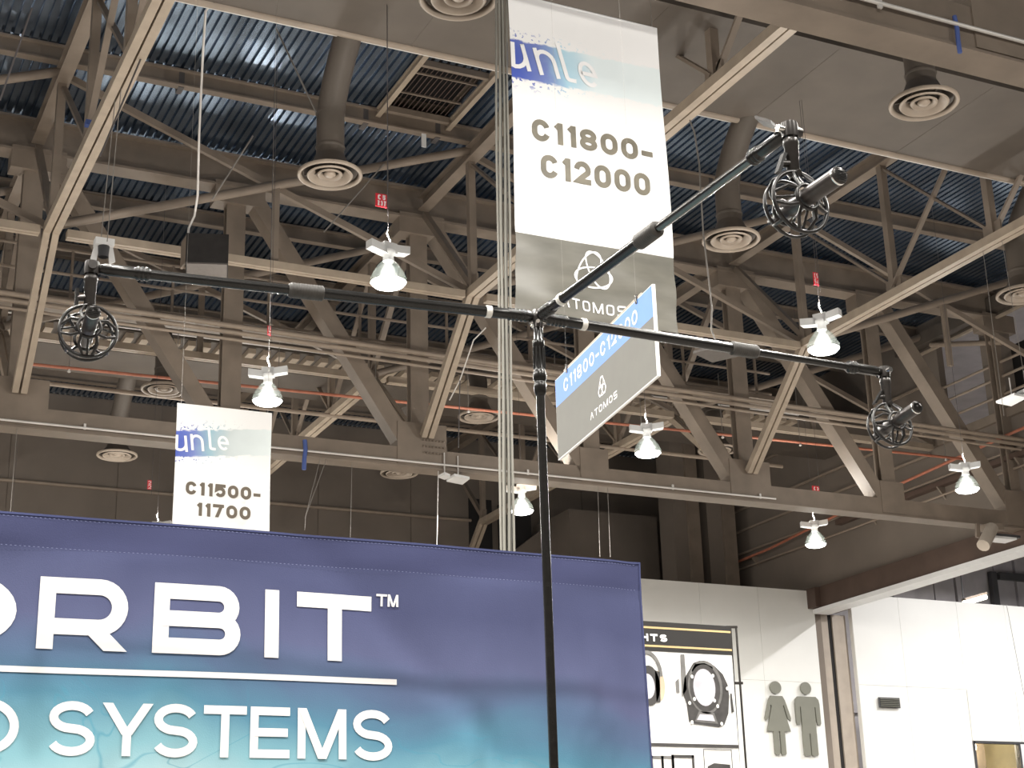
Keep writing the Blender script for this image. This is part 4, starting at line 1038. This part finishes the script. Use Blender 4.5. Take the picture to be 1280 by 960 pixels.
for k in range(3):
    a = 2 * math.pi * k / 3 + .3; dx, dy = math.cos(a), math.sin(a)
    lg = obj('leg', MB().tube((px + dx * .03, py + dy * .03, .95), (px + dx * .62, py + dy * .62, .02), .011), BLACK, ms)
    obj('rubber_foot', MB().sphere((px + dx * .62, py + dy * .62, .02), .02), RUBBER, lg)
    obj('leg_brace', MB().tube((px + dx * .02, py + dy * .02, .45), (px + dx * .31, py + dy * .31, .5), .007), BLACK, ms)
obj('leg_collar', MB().lathe((px, py, 0), (0, 0, 1), [(.017, .40), (.03, .42), (.03, .48), (.017, .5), (.017, .9), (.035, .92), (.035, .99), (.017, 1.01)], 20), BLACK, ms)
# hub: cluster of clamped balls
hb_ = obj('hub', MB().sphere(HUB, .021).lathe(HUB, (0, 0, 1), [(.015, -.035), (.015, .022), (.001, .024)], 16), DKMETAL, ms)
for k in range(5):
    a = 2 * math.pi * k / 5 + .5
    obj('hub_screw', MB().tube(HUB + V((.017 * math.cos(a), .017 * math.sin(a), -.018)), HUB + V((.027 * math.cos(a), .027 * math.sin(a), -.022)), .006, n=10), CHROME, hb_)
def arm(d, L, nm, lab_inner, r1, r2, frac, inner_mat):
    d = V(d).normalized(); P = lambda s: HUB + d * s
    # ridged coupling next to the hub
    prof = [(.010, .012), (.013, .02)]
    s = .035
    for k in range(5): prof += [(.0185, s), (.0195, s + .004), (.0185, s + .008), (.015, s + .010)]; s += .0125
    prof += [(.0165, s + .002), (.0165, .15)]
    obj('coupling', MB().lathe(HUB, d, prof, 24), BLACK, ms)
    obj('tape_ring', MB().lathe(HUB, d, [(.0166, .146), (.0186, .148), (.0186, .162), (.0166, .164)], 24), TAPE, ms)
    a = obj('outer_tube', MB().tube(P(.15), P(frac * L), r1, n=28), BLACKM, ms)
    c0 = frac * L - .02
    pr = [(r1, c0)]; 
    for k in range(12): pr += [(.0215, c0 + .003 + k * .0078), (.0225, c0 + .0055 + k * .0078), (.0215, c0 + .008 + k * .0078)]
    pr += [(.018, c0 + .100), (r2, c0 + .101)]
    obj('grip_collar', MB().lathe(HUB, d, pr, 28), RUBBER, ms)
    obj('inner_tube', MB().tube(P(frac * L + .05), P(L - .12), r2, n=28), inner_mat, ms)
    # end clutch
    pr = [(r2, L - .155)]
    for k in range(3): pr += [(.019, L - .15 + k * .012), (.0205, L - .146 + k * .012), (.019, L - .142 + k * .012), (.016, L - .140 + k * .012)]
    pr += [(.0165, L - .108), (.0165, L - .035), (.014, L - .03), (.012, L - .012), (.001, L - .01)]
    obj('end_clutch', MB().lathe(HUB, d, pr, 24), BLACK, ms)
    E = P(L)
    eb = obj('swivel_ball', MB().sphere(E, .018).lathe(E, (0, 0, 1), [(.019, -.018), (.0205, 0), (.019, .018)], 18), DKMETAL, ms)
    sdv = d.cross(V((0, 0, 1)))
    obj('swivel_screw', MB().tube(E + sdv * .012, E + sdv * .034, .009, n=12), CHROME, eb)
    obj('swivel_screw', MB().tube(E - sdv * .012, E - sdv * .030, .012, n=12), DKMETAL, eb)
    return E
EL = arm((-1.28, .115, 0), 1.285, 'left', '', .0162, .0142, .52, BLACKM)
ER = arm((1.30, .03, 0), 1.30, 'right', '', .0160, .0115, .545, BLACKM)
EC = arm((.015, -1.26, 0), 1.262, 'centre', '', .0158, .0120, .48, GREYTUBE)
# wing lever at the centre arm end
obj('wing_lever', MB().obox(EC + V((-.035, .035, .03)), V((.020, .012, 0)), V((-.010, .016, .012)), V((0, 0, .004))), DKMETAL, ms)

# ---- microphones in spherical shock mounts
def mic(E, label, lever, sc=1.0, md=V((0, -1, .04)), msc=1.0, spin=0.):
    cz = E.z - .185
    base = V((E.x, E.y, cz)); md = md.normalized()
    t = thing('shock_mount', 'black spherical shock mount ' + label, 'shock mount', tuple(base))
    obj('adapter', MB().lathe(E, (0, 0, -1), [(.009, .018), (.0165, .022), (.0185, .030), (.0185, .038), (.0165, .041), (.0165, .068), (.0150, .070), (.0150, .112), (.011, .116), (.011, .122)], 22), DKMETAL, t)
    sd = md.cross(V((0, 0, 1))).normalized()
    lv = sd if sd.x < 0 else -sd
    kn = obj('knob', MB().tube(E + V((0, 0, -.086)) + lv * .010, E + V((0, 0, -.090)) + lv * .032, .0085), DKMETAL, t)
    obj('knob_wing', MB().obox(E + V((0, 0, -.090)) + lv * .034, V((0, .008, 0)), V((.0045, 0, 0)), V((lever * .022, 0, .026))), BLACK, kn)
    up = sd.cross(md).normalized()
    R = .0735 * sc; up = sd.cross(md).normalized()
    # main hoop, rear hoop, straight V struts to the clamp rings, a few curved guards
    def C3(a, r, h): return base + sd * (r * math.cos(a)) + up * (r * math.sin(a)) + md * h
    hoop = lambda r, h, w: MB().path([C3(2 * math.pi * k / 40, r, h) for k in range(40)], w, 8, True)
    obj('hoop', hoop(R, .014, .0050), CAGE, t)
    obj('hoop', hoop(R * .93, -.026, .0042), CAGE, t)
    obj('inner_ring', hoop(R * .40, .040, .0048), CAGE, t)
    obj('inner_ring', hoop(R * .40, -.046, .0042), CAGE, t)
    for k in range(4):
        a = 2 * math.pi * k / 4 + math.pi / 4 + spin
        obj('cage_bar', MB().path([C3(a, R * .99, .014), C3(a, R * 1.03, -.006), C3(a, R * .93, -.026), C3(a, R * .68, -.042), C3(a, R * .42, -.046)], .0044, 6), CAGE, t)
        for sg_ in (-1, 1):
            obj('strut', MB().path([C3(a + sg_ * .62, R * .98, .014), C3(a + sg_ * .30, R * .70, .034), C3(a + sg_ * .12, R * .42, .040)], .0042, 6), CAGE, t)
        obj('suspension_band', MB().path([C3(a + .78, R * .97, .010), C3(a + .78, R * .40, .036)], .0034, 6), BLACK, t)
    obj('yoke', MB().path([E + V((0, 0, -.118)), base + V((0, 0, R + .006)), base + V((0, 0, R - .004)) + md * .02], .008, 8), DKMETAL, t)
    obj('cable_clip', MB().obox(C3(2.2, R * .80, -.02), sd * .005, up * .010, md * .004), STEEL2, t)
    m_ = thing('microphone', 'grey cylindrical condenser microphone held ' + label, 'microphone', tuple(base))
    r = .0205 * msc
    obj('body', MB().lathe(base, md, [(.001, -.075), (.012, -.075), (.0125, -.062), (r * .95, -.05), (r * .95, .02), (r * .98, .022), (r, .03), (r, .150 * msc), (r * .96, .1515 * msc)], 32), MICG, m_)
    obj('grille', MB().lathe(base, md, [(r * .955, .1505 * msc), (r * .8, .1545 * msc), (.001, .156 * msc)], 28), DKMETAL, m_)
    for k in range(-4, 5):
        y = k * r * .19; hw = math.sqrt(max(0, r * r * .8 - y * y))
        obj('grille_bar', MB().bar(base + md * (.1565 * msc) + up * y - sd * hw, base + md * (.1565 * msc) + up * y + sd * hw, .0012, .0014), BLACK, m_)
    obj('ring', MB().lathe(base, md, [(r * 1.0, .143 * msc), (r * 1.04, .144 * msc), (r * 1.04, .148 * msc), (r, .149 * msc)], 32), CHROME, m_)
    obj('connector', MB().lathe(base, md, [(.001, -.10), (.008, -.10), (.009, -.075)], 16), DKMETAL, m_)
mic(EL, 'at the left end of the boom', .0, 1.0, V((-.10, -1, .05)), .92)
mic(EC, 'at the near end of the centre boom, upper right', .5, 1.0, V((.03, -1, .02)), 1.02)
mic(ER, 'at the right end of the boom', .9, 1.0, V((-.05, -1, .12)), 1.0)
